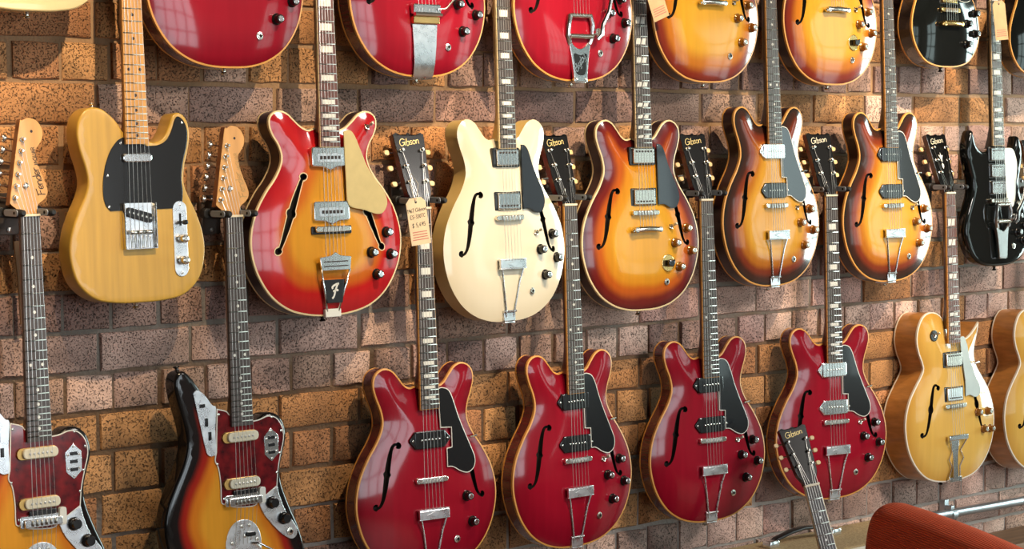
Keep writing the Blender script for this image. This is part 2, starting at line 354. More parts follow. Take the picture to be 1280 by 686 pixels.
# ------------------------------------------------------------------ brick wall
def brick_mat(name, attr):
    m, nt, b = mat(name)
    if attr:
        c = nt.nodes.new('ShaderNodeAttribute'); c.attribute_name = 'brick_color'; co = c.outputs['Color']
    else:
        c = nt.nodes.new('ShaderNodeObjectInfo'); co = c.outputs['Color']
    g = nt.nodes.new('ShaderNodeNewGeometry')
    n1 = nt.nodes.new('ShaderNodeTexNoise'); n1.inputs['Scale'].default_value = 11; n1.inputs['Detail'].default_value = 4
    n2 = nt.nodes.new('ShaderNodeTexNoise'); n2.inputs['Scale'].default_value = 260; n2.inputs['Detail'].default_value = 4; n2.inputs['Roughness'].default_value = 0.65
    v = nt.nodes.new('ShaderNodeTexVoronoi'); v.inputs['Scale'].default_value = 130
    for q in (n1, n2, v): nt.links.new(g.outputs['Position'], q.inputs['Vector'])
    r1 = nt.nodes.new('ShaderNodeMapRange'); r1.inputs[1].default_value = 0.3; r1.inputs[2].default_value = 0.7; r1.inputs[3].default_value = 0.66; r1.inputs[4].default_value = 1.22
    nt.links.new(n1.outputs[0], r1.inputs[0])
    r2 = nt.nodes.new('ShaderNodeMapRange'); r2.inputs[1].default_value = 0.34; r2.inputs[2].default_value = 0.47; r2.inputs[3].default_value = 0.20; r2.inputs[4].default_value = 1.06
    nt.links.new(n2.outputs[0], r2.inputs[0])
    mu = nt.nodes.new('ShaderNodeMath'); mu.operation = 'MULTIPLY'; nt.links.new(r1.outputs[0], mu.inputs[0]); nt.links.new(r2.outputs[0], mu.inputs[1])
    sc = nt.nodes.new('ShaderNodeVectorMath'); sc.operation = 'SCALE'; nt.links.new(co, sc.inputs[0]); nt.links.new(mu.outputs[0], sc.inputs['Scale'])
    vm = nt.nodes.new('ShaderNodeMapRange'); vm.inputs[1].default_value = 0.10; vm.inputs[2].default_value = 0.22; vm.inputs[3].default_value = 0.30; vm.inputs[4].default_value = 1.0
    nt.links.new(v.outputs['Distance'], vm.inputs[0])
    s2 = nt.nodes.new('ShaderNodeVectorMath'); s2.operation = 'SCALE'; nt.links.new(sc.outputs[0], s2.inputs[0]); nt.links.new(vm.outputs[0], s2.inputs['Scale'])
    nt.links.new(s2.outputs[0], b.inputs['Base Color']); b.inputs['Roughness'].default_value = 0.85
    h = nt.nodes.new('ShaderNodeMath'); h.operation = 'MULTIPLY_ADD'; nt.links.new(vm.outputs[0], h.inputs[0]); h.inputs[1].default_value = 1.2; nt.links.new(r2.outputs[0], h.inputs[2])
    bp = nt.nodes.new('ShaderNodeBump'); bp.inputs['Strength'].default_value = 1.0; bp.inputs['Distance'].default_value = 0.0026
    nt.links.new(h.outputs[0], bp.inputs['Height']); nt.links.new(bp.outputs[0], b.inputs['Normal'])
brick_mat('brick', False); brick_mat('brick_joined', True)
mm_, nt0, b0 = mat('mortar')
g0 = nt0.nodes.new('ShaderNodeNewGeometry'); sp0 = nt0.nodes.new('ShaderNodeSeparateXYZ'); nt0.links.new(g0.outputs['Position'], sp0.inputs[0])
n0 = nt0.nodes.new('ShaderNodeTexNoise'); n0.inputs['Scale'].default_value = 7; n0.inputs['Detail'].default_value = 8; nt0.links.new(g0.outputs['Position'], n0.inputs['Vector'])
z0 = nt0.nodes.new('ShaderNodeMapRange'); z0.inputs[1].default_value = 0.4; z0.inputs[2].default_value = 2.4; nt0.links.new(sp0.outputs[2], z0.inputs[0])
a0 = nt0.nodes.new('ShaderNodeMath'); a0.operation = 'MULTIPLY_ADD'; nt0.links.new(n0.outputs[0], a0.inputs[0]); a0.inputs[1].default_value = 0.14; nt0.links.new(z0.outputs[0], a0.inputs[2])
r0 = nt0.nodes.new('ShaderNodeValToRGB')
ST = [(0.20, (0.46, 0.42, 0.38)), (0.27, (0.34, 0.29, 0.24)), (0.31, (0.20, 0.125, 0.07)), (0.42, (0.20, 0.12, 0.065)), (0.47, (0.28, 0.25, 0.21)), (0.56, (0.26, 0.22, 0.18)), (0.62, (0.33, 0.20, 0.105)), (0.95, (0.36, 0.22, 0.115))]
while len(r0.color_ramp.elements) < len(ST): r0.color_ramp.elements.new(0.5)
for e_, (p_, c_) in zip(r0.color_ramp.elements, ST): e_.position = p_ + 0.07
for e_, (p_, c_) in zip(r0.color_ramp.elements, ST): e_.color = (*c_, 1)
nt0.links.new(a0.outputs[0], r0.inputs[0]); nt0.links.new(r0.outputs[0], b0.inputs['Base Color']); b0.inputs['Roughness'].default_value = 0.9
n3 = nt0.nodes.new('ShaderNodeTexNoise'); n3.inputs['Scale'].default_value = 120; nt0.links.new(g0.outputs['Position'], n3.inputs['Vector'])
b3 = nt0.nodes.new('ShaderNodeBump'); b3.inputs['Strength'].default_value = 0.8; b3.inputs['Distance'].default_value = 0.003; nt0.links.new(n3.outputs[0], b3.inputs['Height']); nt0.links.new(b3.outputs[0], b0.inputs['Normal'])
wall = MB().box((0.5, 0.1522, 1.8), (13.2, 0.30, 3.6)).build('wall_back', 'mortar'); struct('wall_back', wall, 'pitted orange and purple-grey brick wall the guitars hang on')
def brick_geo(rng, w, h):
    """front face at y=0 going back to 0.03; worn irregular arrises; w x h"""
    a, b = w / 2, h / 2
    def ring(y, ins, j):
        P_ = [(-a + ins, -b + ins), (-a * .4, -b + ins), (a * .3, -b + ins), (a - ins, -b + ins), (a - ins, b - ins), (a * .4, b - ins), (-a * .3, b - ins), (-a + ins, b - ins)]
        return [(x + rng.uniform(-j, j), y, z + rng.uniform(-j, j)) for x, z in P_]
    mb = MB(); mb.rings([ring(0.03, 0, 0.0008), ring(0.004, 0.0005, 0.0022), ring(0.0003, 0.0035, 0.0024)], 0, False, True)
    return mb
rng = random.Random(3)
PITCH = 0.1175
ROWZ = [1.279 + 0.0868 * k for k in range(26, 0, -1)] + [1.279, 1.193, 1.108, 1.019, 0.929, 0.838, 0.741, 0.648] + [0.648 - 0.0866 * k for k in range(1, 8)]
ROWZ = [z for z in ROWZ if z < 3.62]
i1 = ROWZ.index(1.279)
protos = {}
def proto(kind, k):
    if (kind, k) not in protos:
        mb = brick_geo(random.Random(k * 7 + kind), 1.0 * (PITCH * (1 if kind == 0 else 2) - 0.007), 0.0755)
        me = bpy.data.meshes.new('brick'); me.from_pydata(mb.V, [], mb.F); me.materials.append(MATS['brick'])
        me.polygons.foreach_set('use_smooth', [True] * len(me.polygons)); me.set_sharp_from_angle(angle=R(50)); protos[(kind, k)] = me
    return protos[(kind, k)]
ORANGE = [(0.54, 0.27, 0.105), (0.48, 0.225, 0.085), (0.58, 0.30, 0.12), (0.44, 0.20, 0.085)]
PURPLE = [(0.36, 0.22, 0.18), (0.42, 0.26, 0.20), (0.33, 0.20, 0.17), (0.46, 0.29, 0.21), (0.40, 0.26, 0.21)]
PINK = [(0.66, 0.44, 0.35), (0.60, 0.40, 0.33), (0.69, 0.48, 0.38), (0.60, 0.36, 0.30)]
def brick_color(row, x):
    k = row - i1          # 0 = the header course right under z = 1.279
    if k in (0, -1): pal = PURPLE + PINK[:2] if x < 0.2 else PINK + PURPLE[:2]
    elif 1 <= k <= 5: pal = ORANGE if k < 5 else ORANGE + PURPLE[:1]
    elif k >= 6: pal = PINK + PURPLE[3:]
    elif k in (-7, -8): pal = PURPLE + ORANGE[:1] if x > -0.85 else ORANGE + PURPLE[3:4]
    elif k in (-2,): pal = PURPLE + ORANGE[:2]
    elif k <= -9: pal = ORANGE + PURPLE if x > -0.6 else ORANGE
    else: pal = ORANGE + PURPLE[1:2]
    if x > 1.5 and -8 <= k <= 0: pal = PINK + ORANGE[:2] + PURPLE[:1]
    c = rng.choice(pal) if rng.random() < 0.45 else pal[int((math.sin(x * 2.3 + row * 1.9) * 0.5 + 0.5) * (len(pal) - 0.01))]; f = rng.uniform(0.86, 1.14)
    return tuple(v * f for v in c)
todo = []
for r in range(len(ROWZ) - 1):
    zt, zb = ROWZ[r], ROWZ[r + 1]
    header = (r - i1) % 2 == 0
    pitch = PITCH * (1 if header else 2); x = -1.272 - (0 if header else -0.08) - pitch * math.ceil(3.5 / pitch)
    while x < 5.6:
        if x > -4.6: todo.append((r, x + pitch / 2, (zt + zb) / 2, zt - zb, 0 if header else 1))
        x += pitch
def in_view(b):
    r, x, z, h, k = b
    t = (x + 1.41) / 3.65
    return -0.06 < t < 1.05 and 0.93 - 0.5 * t - 0.05 < z < 2.05 + 0.14 * t + 0.06
near = [b for b in todo if in_view(b)]; near.sort(key=lambda b: b[1]); singles = set(id(b) for b in near[:300])
rest = MB(); rest_cols = []
for b in todo:
    r, x, z, h, kind = b; c = brick_color(r, x); sx = rng.uniform(0.965, 1.0); dy = rng.uniform(-0.0025, 0.0025)
    if id(b) in singles:
        o = bpy.data.objects.new('brick', proto(kind, rng.randrange(5))); link(o, wall)
        o.location = (x + rng.uniform(-.003, .003), dy - 0.004, z + rng.uniform(-.001, .001)); o.rotation_euler = (rng.uniform(-.01, .01), rng.uniform(-.008, .008), rng.uniform(-.012, .012))
        o.scale = (sx, 1, (h - rng.uniform(0.006, 0.0125)) / 0.0755); o.color = (*c, 1)
    else:
        mb = brick_geo(rng, (PITCH * (1 + kind) - 0.007) * sx, h - 0.009)
        rest.add([(v[0] + x, v[1] + dy - 0.004, v[2] + z) for v in mb.V], mb.F); rest_cols += [c] * len(mb.V)
ro = rest.build('far_bricks', 'brick_joined', wall, sharp=50); ro['kind'] = 'stuff'
ca = ro.data.color_attributes.new('brick_color', 'FLOAT_COLOR', 'POINT'); ca.data.foreach_set('color', [v for c in rest_cols for v in (*c, 1)])

# ------------------------------------------------------------------ guitar bodies
def mirror(half): return half + [(-p[0],) + tuple(p[1:]) for p in half[::-1] if abs(p[0]) > 1e-6]
def shift(pts, dy): return [(p[0], p[1] + dy) + tuple(p[2:]) for p in pts]
OUT = {}
OUT['es'] = mirror([(0, 0), (55, 3), (105, 17), (150, 46), (184, 92), (201, 145), (202, 190), (190, 235), (166, 278), (141, 312), (126, 340), (122, 362), (127, 388), (138, 415), (145, 440), (142, 462), (128, 477), (108, 482), (88, 474), (71, 456), (57, 440), (42, 433), (27, 436, 1)])
OUT['tele'] = [(0, 0), (60, 2), (110, 13), (148, 46), (163, 95), (160, 140), (144, 185), (125, 222), (117, 250), (122, 285), (132, 318), (136, 350), (129, 378), (111, 391), (95, 384), (85, 362), (72, 341), (52, 330), (28, 332, 1), (-28, 352, 1), (-45, 375), (-74, 397), (-104, 400), (-126, 384), (-136, 352), (-131, 315), (-120, 280), (-115, 250), (-123, 222), (-143, 185), (-160, 140), (-163, 95), (-148, 46), (-110, 13), (-60, 2)]
OUT['jag'] = shift([(30, 165, 1), (48, 170), (72, 182), (99, 178), (118, 158), (124, 125), (114, 90), (105, 58), (108, 22), (128, -30), (150, -78), (164, -130), (166, -172), (152, -210), (120, -234), (75, -245), (20, -243), (-50, -225), (-110, -195), (-160, -150), (-190, -95), (-200, -40), (-192, 5), (-172, 48), (-150, 88), (-137, 124), (-138, 160), (-148, 200), (-158, 235), (-162, 262), (-155, 283), (-138, 289), (-117, 272), (-92, 238), (-70, 208), (-50, 192), (-30, 182, 1)], 245)
OUT['cor'] = mirror([(0, 0), (55, 3), (112, 17), (160, 48), (194, 95), (210, 145), (209, 190), (194, 235), (168, 275), (142, 305), (125, 332), (120, 355), (128, 380), (142, 400), (150, 420), (149, 438), (137, 450), (118, 454), (98, 447), (80, 432), (61, 418), (43, 412), (28, 416, 1)])
OUT['sg'] = [(0, 0), (60, 3), (112, 18), (148, 52), (165, 100), (160, 145), (141, 186), (124, 222), (120, 255), (130, 290), (139, 325), (138, 358), (126, 386), (112, 392), (108, 380), (98, 358), (78, 344), (52, 342), (28, 352, 1), (-28, 352, 1), (-50, 346), (-78, 350), (-100, 370), (-110, 396), (-118, 410), (-128, 402), (-142, 370), (-144, 332), (-132, 294), (-121, 258), (-124, 222), (-141, 186), (-160, 145), (-165, 100), (-148, 52), (-112, 18), (-60, 3)]
OUT['lp'] = [(0, 0), (55, 3), (105, 17), (143, 50), (164, 95), (163, 140), (146, 184), (125, 222), (114, 255), (116, 290), (124, 322), (128, 350), (122, 374), (104, 386), (86, 380), (72, 362), (54, 350), (28, 352, 1), (-28, 384, 1), (-45, 410), (-75, 434), (-106, 434), (-130, 412), (-140, 375), (-134, 330), (-121, 290), (-115, 255), (-125, 222), (-146, 184), (-163, 140), (-164, 95), (-143, 50), (-105, 17), (-55, 3)]
OUT['es175'] = [(0, 0), (58, 3), (112, 17), (158, 50), (192, 100), (206, 155), (204, 205), (186, 255), (158, 295), (132, 328), (119, 358), (120, 388), (130, 418), (140, 445), (145, 466, 1), (124, 446), (100, 428), (72, 418), (28, 422, 1), (-28, 488, 1), (-50, 502), (-84, 506), (-114, 494), (-136, 464), (-145, 428), (-138, 392), (-124, 362), (-119, 340), (-132, 318), (-158, 288), (-186, 250), (-204, 203), (-206, 155), (-192, 100), (-158, 50), (-112, 17), (-58, 3)]

def poly_dist(pts, poly):
    p = np.asarray(pts, float)[:, None, :]; a = np.asarray([q[:2] for q in poly], float)[None]; b = np.roll(a, -1, 1); e = b - a
    t = np.clip(np.sum((p - a) * e, 2) / np.maximum(np.sum(e * e, 2), 1e-12), 0, 1)
    return np.min(np.linalg.norm(p - (a + e * t[..., None]), axis=2), axis=1)
def inside(pts, poly):
    p = np.asarray(pts, float); x, y = p[:, 0], p[:, 1]; c = np.zeros(len(p), bool); q = np.asarray([s[:2] for s in poly]); n = len(q)
    for i in range(n):
        x1, y1 = q[i]; x2, y2 = q[(i + 1) % n]
        if y1 == y2: continue
        c ^= ((y1 > y) != (y2 > y)) & (x < (x2 - x1) * (y - y1) / (y2 - y1) + x1)
    return c
def cap_mesh(loops, step):
    """triangles filling loops[0] minus loops[1:], with an inner grid"""
    pts = [p[:2] for l in loops for p in l]; edges = []; b = 0
    for l in loops:
        edges += [(b + i, b + (i + 1) % len(l)) for i in range(len(l))]; b += len(l)
    o = np.array(loops[0])[:, :2]; lo, hi = o.min(0), o.max(0)
    gx, gy = np.meshgrid(np.arange(lo[0], hi[0], step), np.arange(lo[1], hi[1], step)); g = np.c_[gx.ravel(), gy.ravel()]
    g[:, 0] += (np.round((g[:, 1] - lo[1]) / step) % 2) * step / 2
    k = inside(g, loops[0]) & (poly_dist(g, loops[0]) > step * 0.45)
    for l in loops[1:]: k &= ~inside(g, l) & (poly_dist(g, l) > step * 0.4)
    pts += [tuple(q) for q in g[k]]
    v, e, f, *_ = delaunay_2d_cdt([Vector(p) for p in pts], edges, [], 0, 1e-7)
    v = np.array([tuple(q) for q in v]); f = [tuple(t) for t in f]; c = np.array([v[list(t)].mean(0) for t in f]); ok = inside(c, loops[0])
    for l in loops[1:]: ok &= ~inside(c, l)
    return v, [t for t, q in zip(f, ok) if q]
def f_hole(center, ball=0.0078, stem=0.0060, side=1):
    c = np.array(spline(center, 6, False)); s = np.r_[0, np.cumsum(np.linalg.norm(np.diff(c, axis=0), axis=1))]; L = s[-1]
    hw = []
    for q in s:
        e = min(q, L - q)
        hb = math.sqrt(max(ball ** 2 - (e - ball) ** 2, 0)) if e < 1.7 * ball else 0
        u = q / L; st = stem * (0.45 + 0.75 * math.sin(math.pi * u) ** 1.5)
        if abs(u - 0.5) < 0.025: st *= 1.5
        hw.append(max(hb, st if e > ball else 0.0008))
    t = np.gradient(c, axis=0); t /= np.linalg.norm(t, axis=1, keepdims=True); n = np.c_[-t[:, 1], t[:, 0]] * np.array(hw)[:, None]
    return ccw([tuple(q) for q in np.r_[c + n, (c - n)[::-1]]])
F_ES = mm([(-82, 296), (-89, 306), (-101, 302), (-111, 278), (-121, 240), (-130, 200), (-138, 176), (-149, 165), (-160, 172)])
F_COR = mm([(-62, 304), (-68, 308), (-75, 300), (-92, 264), (-106, 232), (-120, 198), (-137, 160), (-145, 149), (-153, 150)])
F_175 = mm([(-66, 276), (-74, 290), (-86, 288), (-96, 262), (-108, 218), (-120, 176), (-130, 152), (-142, 146), (-150, 156)])
GEO = {}
def dome(d, H, D=0.12): return H * (1 - (1 - np.minimum(np.asarray(d) / D, 1)) ** 2)
class Body:
    def __init__(s, kind, ztop, thick, H=0.0, er=0.0, holes=(), n=6):
        s.kind, s.ztop, s.thick, s.H, s.er = kind, ztop, thick, H, er
        s.out = ccw(spline(mm(OUT[kind]), n)); s.holes = list(holes)
    def z(s, x, y):
        if not s.H: return s.ztop
        return s.ztop + float(dome(poly_dist([(x, y)], s.out), s.H)[0])
    def geo(s):
        zb = s.ztop - s.thick; V = []; F = []; M = []
        def add(v, f, m):
            b = len(V); V.extend(v); F.extend([tuple(i + b for i in t) for t in f]); M.extend([m] * len(f))
        n = len(s.out); rows = []
        if s.er:
            prof = [(s.er * (1 - math.cos(R(a))), s.ztop - s.er * (1 - math.sin(R(a)))) for a in (90, 62, 36, 14)] + [(0, s.ztop - s.er)]
            prof += [(0, zb + s.er)] + [(s.er * (1 - math.cos(R(a))), zb + s.er * (1 - math.sin(R(a)))) for a in (30, 60, 90)]
            cap_in = inset(s.out, s.er)
        else: prof = [(0, s.ztop), (0, zb)]; cap_in = s.out
        rows = [[(x, y, z) for x, y in (inset(s.out, i) if i else s.out)] for i, z in prof]
        f = [(k * n + i, (k + 1) * n + i, (k + 1) * n + (i + 1) % n, k * n + (i + 1) % n) for k in range(len(rows) - 1) for i in range(n)]
        add([v for r in rows for v in r], f, 1)
        if s.er:   # the rounded shoulder keeps the top's finish
            for q in range(n * 4): M[q] = 0
        v, t = cap_mesh([cap_in] + s.holes, 0.011); d = poly_dist(v, s.out); z = s.ztop + (dome(d, s.H) if s.H else 0 * d)
        add([(a[0], a[1], q) for a, q in zip(v, z)], t, 0)
        v, t = cap_mesh([cap_in], 0.03); d = poly_dist(v, s.out); z = zb - (dome(d, s.H * 0.9) if s.H else 0 * d)
        add([(a[0], a[1], q) for a, q in zip(v, z)], [q[::-1] for q in t], 1)
        return V, F, M
    def build(s, root, top, side, bind=None, back_bind=None, hole_edge=None):
        key = (s.kind, s.ztop, s.thick, s.H, len(s.holes))
        if key not in GEO: GEO[key] = s.geo()
        V, F, M = GEO[key]
        o = mesh_obj('body', V, F, [top, side], root, M, 40)
        if s.er:
            import bmesh
            bm = bmesh.new(); bm.from_mesh(o.data); bmesh.ops.remove_doubles(bm, verts=bm.verts, dist=2e-5); bm.to_mesh(o.data); bm.free()
        v = np.array([tuple(q.co) for q in o.data.vertices]); a = o.data.attributes.new('edge_distance', 'FLOAT', 'POINT')
        a.data.foreach_set('value', poly_dist(v[:, :2], s.out))
        def strip(z0, z1, m, dome_in, name='binding'):
            # a raised cream strip wrapping the edge
            o1 = inset(s.out, -0.0006); i1 = inset(s.out, 0.0032); zt = s.ztop + float(dome(0.0032, s.H)) + 0.0005 if dome_in else z1
            rs = [[(x, y, z0) for x, y in o1], [(x, y, z1) for x, y in o1], [(x, y, zt) for x, y in i1], [(x, y, z0) for x, y in i1]]
            MB().rings(rs + [rs[0]], 0, False, False).build(name, m, o)
        if bind: strip(s.ztop - 0.0055, s.ztop + 0.0003, bind, True)
        if back_bind: strip(s.ztop - s.thick - 0.0003, s.ztop - s.thick + 0.004, back_bind, False, 'back_binding')
        for h in s.holes:
            d = poly_dist(h, s.out); z = s.ztop + dome(d, s.H); mb = MB()
            mb.rings([[(p[0], p[1], q) for p, q in zip(h, z)], [(p[0], p[1], q - 0.005) for p, q in zip(h, z)]], 0, False, False)
            mb.rings([[(p[0], p[1], q - 0.005) for p, q in zip(h, z)], [(p[0], p[1], q - 0.012) for p, q in zip(h, z)]], 0, False, True)  # shallow black pan in place of the shaded hollow inside
            fo = mb.build('f_hole', 'hole_shade', o)
            if hole_edge:
                e1 = inset(h, -0.0022); rs = [[(p[0], p[1], q) for p, q in zip(e1, z)], [(p[0], p[1], q + 0.0006) for p, q in zip(e1, z)], [(p[0], p[1], q + 0.0006) for p, q in zip(h, z)]]
                MB().rings(rs, 0, False, False).build('f_hole_binding', hole_edge, o)
        return o

# ------------------------------------------------------------------ shared small parts
SHARED = {}
def shared(key, name, mats, parent, make, loc=(0, 0, 0), rot=(0, 0, 0), scale=(1, 1, 1)):
    if key not in SHARED:
        o = make().build(name, mats, parent); SHARED[key] = o.data
    else:
        o = bpy.data.objects.new(name, SHARED[key]); link(o, parent)
    o.location = loc; o.rotation_euler = rot; o.scale = scale
    return o
def fret_pos(L, n): return L * (1 - 2 ** (-n / 12))
def neck(root, N, L, nfret, board='rosewood', edge='binding', neckm='cherry_neck', inlay='dot', inlay_mat='pearl', wn=0.043, we=0.056, heel=0.43, over=0.012, block_first=False):
    """fretboard, frets, inlays and neck shaft; the nut is at y = N, strings run down"""
    ye = N - fret_pos(L, nfret) - over
    wd = lambda y: (wn + (we - wn) * (N - y) / (N - ye))
    mb = MB(); t = 0.006
    q = [(-wn / 2, N), (-we / 2, ye), (we / 2, ye), (wn / 2, N)]
    mb.rings([[(x, y, -t) for x, y in q], [(x, y, -0.0008) for x, y in q]], 1, True, False); i = inset(ccw(q), 0.0013 if edge != board else 0.0003)
    qq = ccw(q); mb.rings([[(x, y, -0.0008) for x, y in qq], [(x, y, 0) for x, y in i]], 1, False, False); mb.add([(x, y, 0) for x, y in i], [(0, 1, 2, 3)], 0)
    fb = mb.build('fretboard', [board, edge], root)
    mk = lambda: MB().rings([[(x, -0.0011, 0), (x, -0.0006, 0.0011), (x, 0.0006, 0.0011), (x, 0.0011, 0)] for x in (-0.5, 0.5)])
    for k in range(1, nfret + 1):
        y = N - fret_pos(L, k); shared('fret', 'fret', 'fret_wire', fb, mk, (0, y, 0), scale=(wd(y) - 0.002, 1, 1))
    for k in ((1,) if block_first else ()) + (3, 5, 7, 9, 12, 15, 17, 19, 21):
        if k > nfret: continue
        y1, y0 = N - fret_pos(L, k - 1), N - fret_pos(L, k); yc = (y0 + y1) / 2; h = y1 - y0; W = wd(yc)
        if inlay == 'dot':
            for x in ((-W * .26, W * .26) if k == 12 else (0,)):
                shared('dot', 'inlay', inlay_mat, fb, lambda: MB().prism(circle((0, 0), 0.0034, 12), -0.0002, 0.0003), (x, yc, 0))
                fb.children[-1].data = fb.children[-1].data
                if inlay_mat != 'pearl': fb.children[-1].material_slots[0].link = 'OBJECT'; fb.children[-1].material_slots[0].material = MATS[inlay_mat]
        elif inlay == 'block':
            shared('block', 'inlay', 'pearl', fb, lambda: MB().box((0, 0, 0), (1, 1, 0.0006)), (0, yc, 0.0001), scale=(W * 0.56, min(h * 0.56, 0.016), 1))
        elif inlay == 'bound_block':
            shared('block', 'inlay', 'pearl', fb, lambda: MB().box((0, 0, 0), (1, 1, 0.0006)), (0, yc, 0.0001), scale=(W * 0.66, h * 0.62, 1))
        else:   # split parallelogram: two slanted pieces
            for sg in (-1, 1):
                shared('para%d' % sg, 'inlay', 'pearl', fb, lambda sg=sg: MB().prism([(-.5, -.5), (.28, -.5), (.5, .5), (-.28, .5)], -0.0003, 0.0003), (sg * W * 0.19, yc, 0.0001), scale=(W * 0.36, h * 0.62, 1))
    mb = MB(); secs = []
    for y, dep in ((N + 0.002, 0.019), (N - 0.03, 0.019), (N - 0.2, 0.021), (heel + 0.05, 0.022), (heel + 0.02, 0.030), (heel - 0.015, 0.044)):
        W = wd(max(y, ye)) / 2 - 0.0006; secs.append([(W * math.cos(a), y, -t + 0.0002 - dep * math.sin(a)) for a in [math.pi * k / 10 for k in range(11)]])
    mb.rings(secs[::-1]); nk = mb.build('neck', neckm, root)
    MB().box((0, N + 0.0025, -0.0005), (wn, 0.005, 0.008), 0.0008).build('nut', 'bone', root)
    return fb
HEAD_G = [(-21.5, 0, 1), (-23, 14), (-33, 34), (-36, 60), (-40, 120), (-44, 172), (-43, 178, 1), (-34, 181), (-22, 176), (-10, 175), (0, 181), (10, 175), (22, 176), (34, 181), (43, 178, 1), (44, 172), (40, 120), (36, 60), (33, 34), (23, 14), (21.5, 0, 1)]
G_POSTS = [(s * x, y) for y, x in ((62, 23), (100, 26), (138, 29)) for s in (-1, 1)]
def tuner_g(button):
    def mk():
        mb = MB(); mb.lathe([(0.005, 0), (0.005, 0.002), (0.0032, 0.003), (0.0032, 0.009), (0.004, 0.0095), (0.004, 0.011), (0.0015, 0.0118)], (0, 0, 0), 10, 0)
        mb.cyl((0.01, 0, -0.018), (0.027, 0, -0.018), 0.0022, 6, 0)
        mb.prism([(0.024, -0.004), (0.028, -0.0065), (0.035, -0.006), (0.038, -0.0025), (0.038, 0.0025), (0.035, 0.006), (0.028, 0.0065), (0.024, 0.004)], -0.0215, -0.0145, 0.0012, 1)
        return mb
    return mk
def headstock_gibson(root, N, side='cherry_neck', logo='logo_gold', crown=False, button='keystone', tilt=15, scale=1.0):
    out = spline(mm(HEAD_G), 4)
    mb = MB(); mb.prism(out, -0.016, -0.0015, 0, 0); mb.prism(inset(ccw(out), 0.0002), -0.0015, 0.0, 0.0006, 1)
    hs = mb.build('headstock', [side, 'black_head'], root); hs.location = (0, N + 0.004, -0.004); hs.rotation_euler = (-R(tilt), 0, 0); hs.scale = (scale,) * 3
    for x, y in G_POSTS:
        shared('tuner_g' + button, 'tuner', ['nickel', button], hs, tuner_g(button), (x / 1000, y / 1000, 0), scale=(1 if x > 0 else -1, 1, 1))
    lo = lettering('Gibson', 0.0165, 0.0016, 0.18, 0.84).build('logo', logo, hs); lo.location = (-0.002, 0.152, 0.0001); lo.rotation_euler = (0, 0, R(7))
    if crown:
        mb = MB(); mb.prism(spline(mm([(0, 92, 1), (4, 104), (10, 116), (3, 114), (0, 124, 1), (-3, 114), (-10, 116), (-4, 104)]), 3), 0, 0.0005)
        mb.prism(spline(mm([(0, 92, 1), (5, 84), (2, 76), (0, 72, 1), (-2, 76), (-5, 84)]), 3), 0, 0.0005); mb.build('crown_inlay', 'pearl', hs)
    MB().prism(spline(mm([(-9, 8), (9, 8), (10, 20), (6, 34), (0, 42), (-6, 34), (-10, 20)]), 3), 0, 0.0016, 0.0005).build('truss_rod_cover', 'black_plastic', hs)
    return hs
HEAD_F = [(-21, 0, 1), (-24, 10), (-38, 22), (-37, 34), (-8, 176), (0, 188), (15, 193), (33, 187), (44, 170), (43, 152), (33, 137), (25, 126), (27, 108), (36, 82), (46, 58), (48, 42), (40, 30), (26, 20), (21, 8), (21, 0, 1)]
F_POSTS = [(-28 + k * 5.0, 34 + k * 23.2) for k in range(6)]
def headstock_fender(root, N, face='maple_head', side='maple_neck', logo='logo_dark', small=False, model=True):
    out = spline(mm(HEAD_F), 4)
    mb = MB(); mb.prism(out, -0.0155, -0.001, 0, 0); mb.prism(inset(ccw(out), 0.0001), -0.001, 0.0, 0.0007, 1)
    hs = mb.build('headstock', [side, face], root); hs.location = (0, N + 0.004, -0.009); hs.rotation_euler = (-R(2), 0, 0)
    def mk():
        mb = MB(); mb.lathe([(0.0055, 0), (0.0055, 0.0015), (0.0034, 0.002), (0.0034, 0.010), (0.0028, 0.0108)], (0, 0, 0), 10)
        mb.cyl((-0.006, 0, -0.019), (-0.026, 0, -0.019), 0.002, 6)
        mb.lathe([(0.002, 0), (0.0075, 0.003), (0.009, 0.007), (0.0075, 0.012), (0.002, 0.014)], (-0.024, 0, -0.019), 10, 0, (-1, 0, 0)); return mb
    for x, y in F_POSTS: shared('tuner_f', 'tuner', 'nickel', hs, mk, (x / 1000, y / 1000, 0), rot=(0, 0, R(-8)))
    for x, y in ((-2, 58),): MB().lathe([(0.006, 0), (0.006, 0.003), (0.003, 0.004)], (x / 1000, y / 1000, 0), 10).build('string_tree', 'nickel', hs)
    MB().lathe([(0.003, 0), (0.003, 0.0004)], (0.019, 0.166, 0), 10).build('string_hole', 'dot_dark', hs) if model else None
    a = lettering('Fender', 0.0175, 0.0017, 0.18, 0.80).build('logo', logo, hs); a.location = (0.036, 0.066, 0.0002); a.rotation_euler = (0, 0, R(104))
    if model:
        a = lettering('JAGUAR', 0.0080, 0.0013).build('model_name', logo, hs); a.location = (0.0262, 0.116, 0.0002); a.rotation_euler = (0, 0, R(100))
    return hs
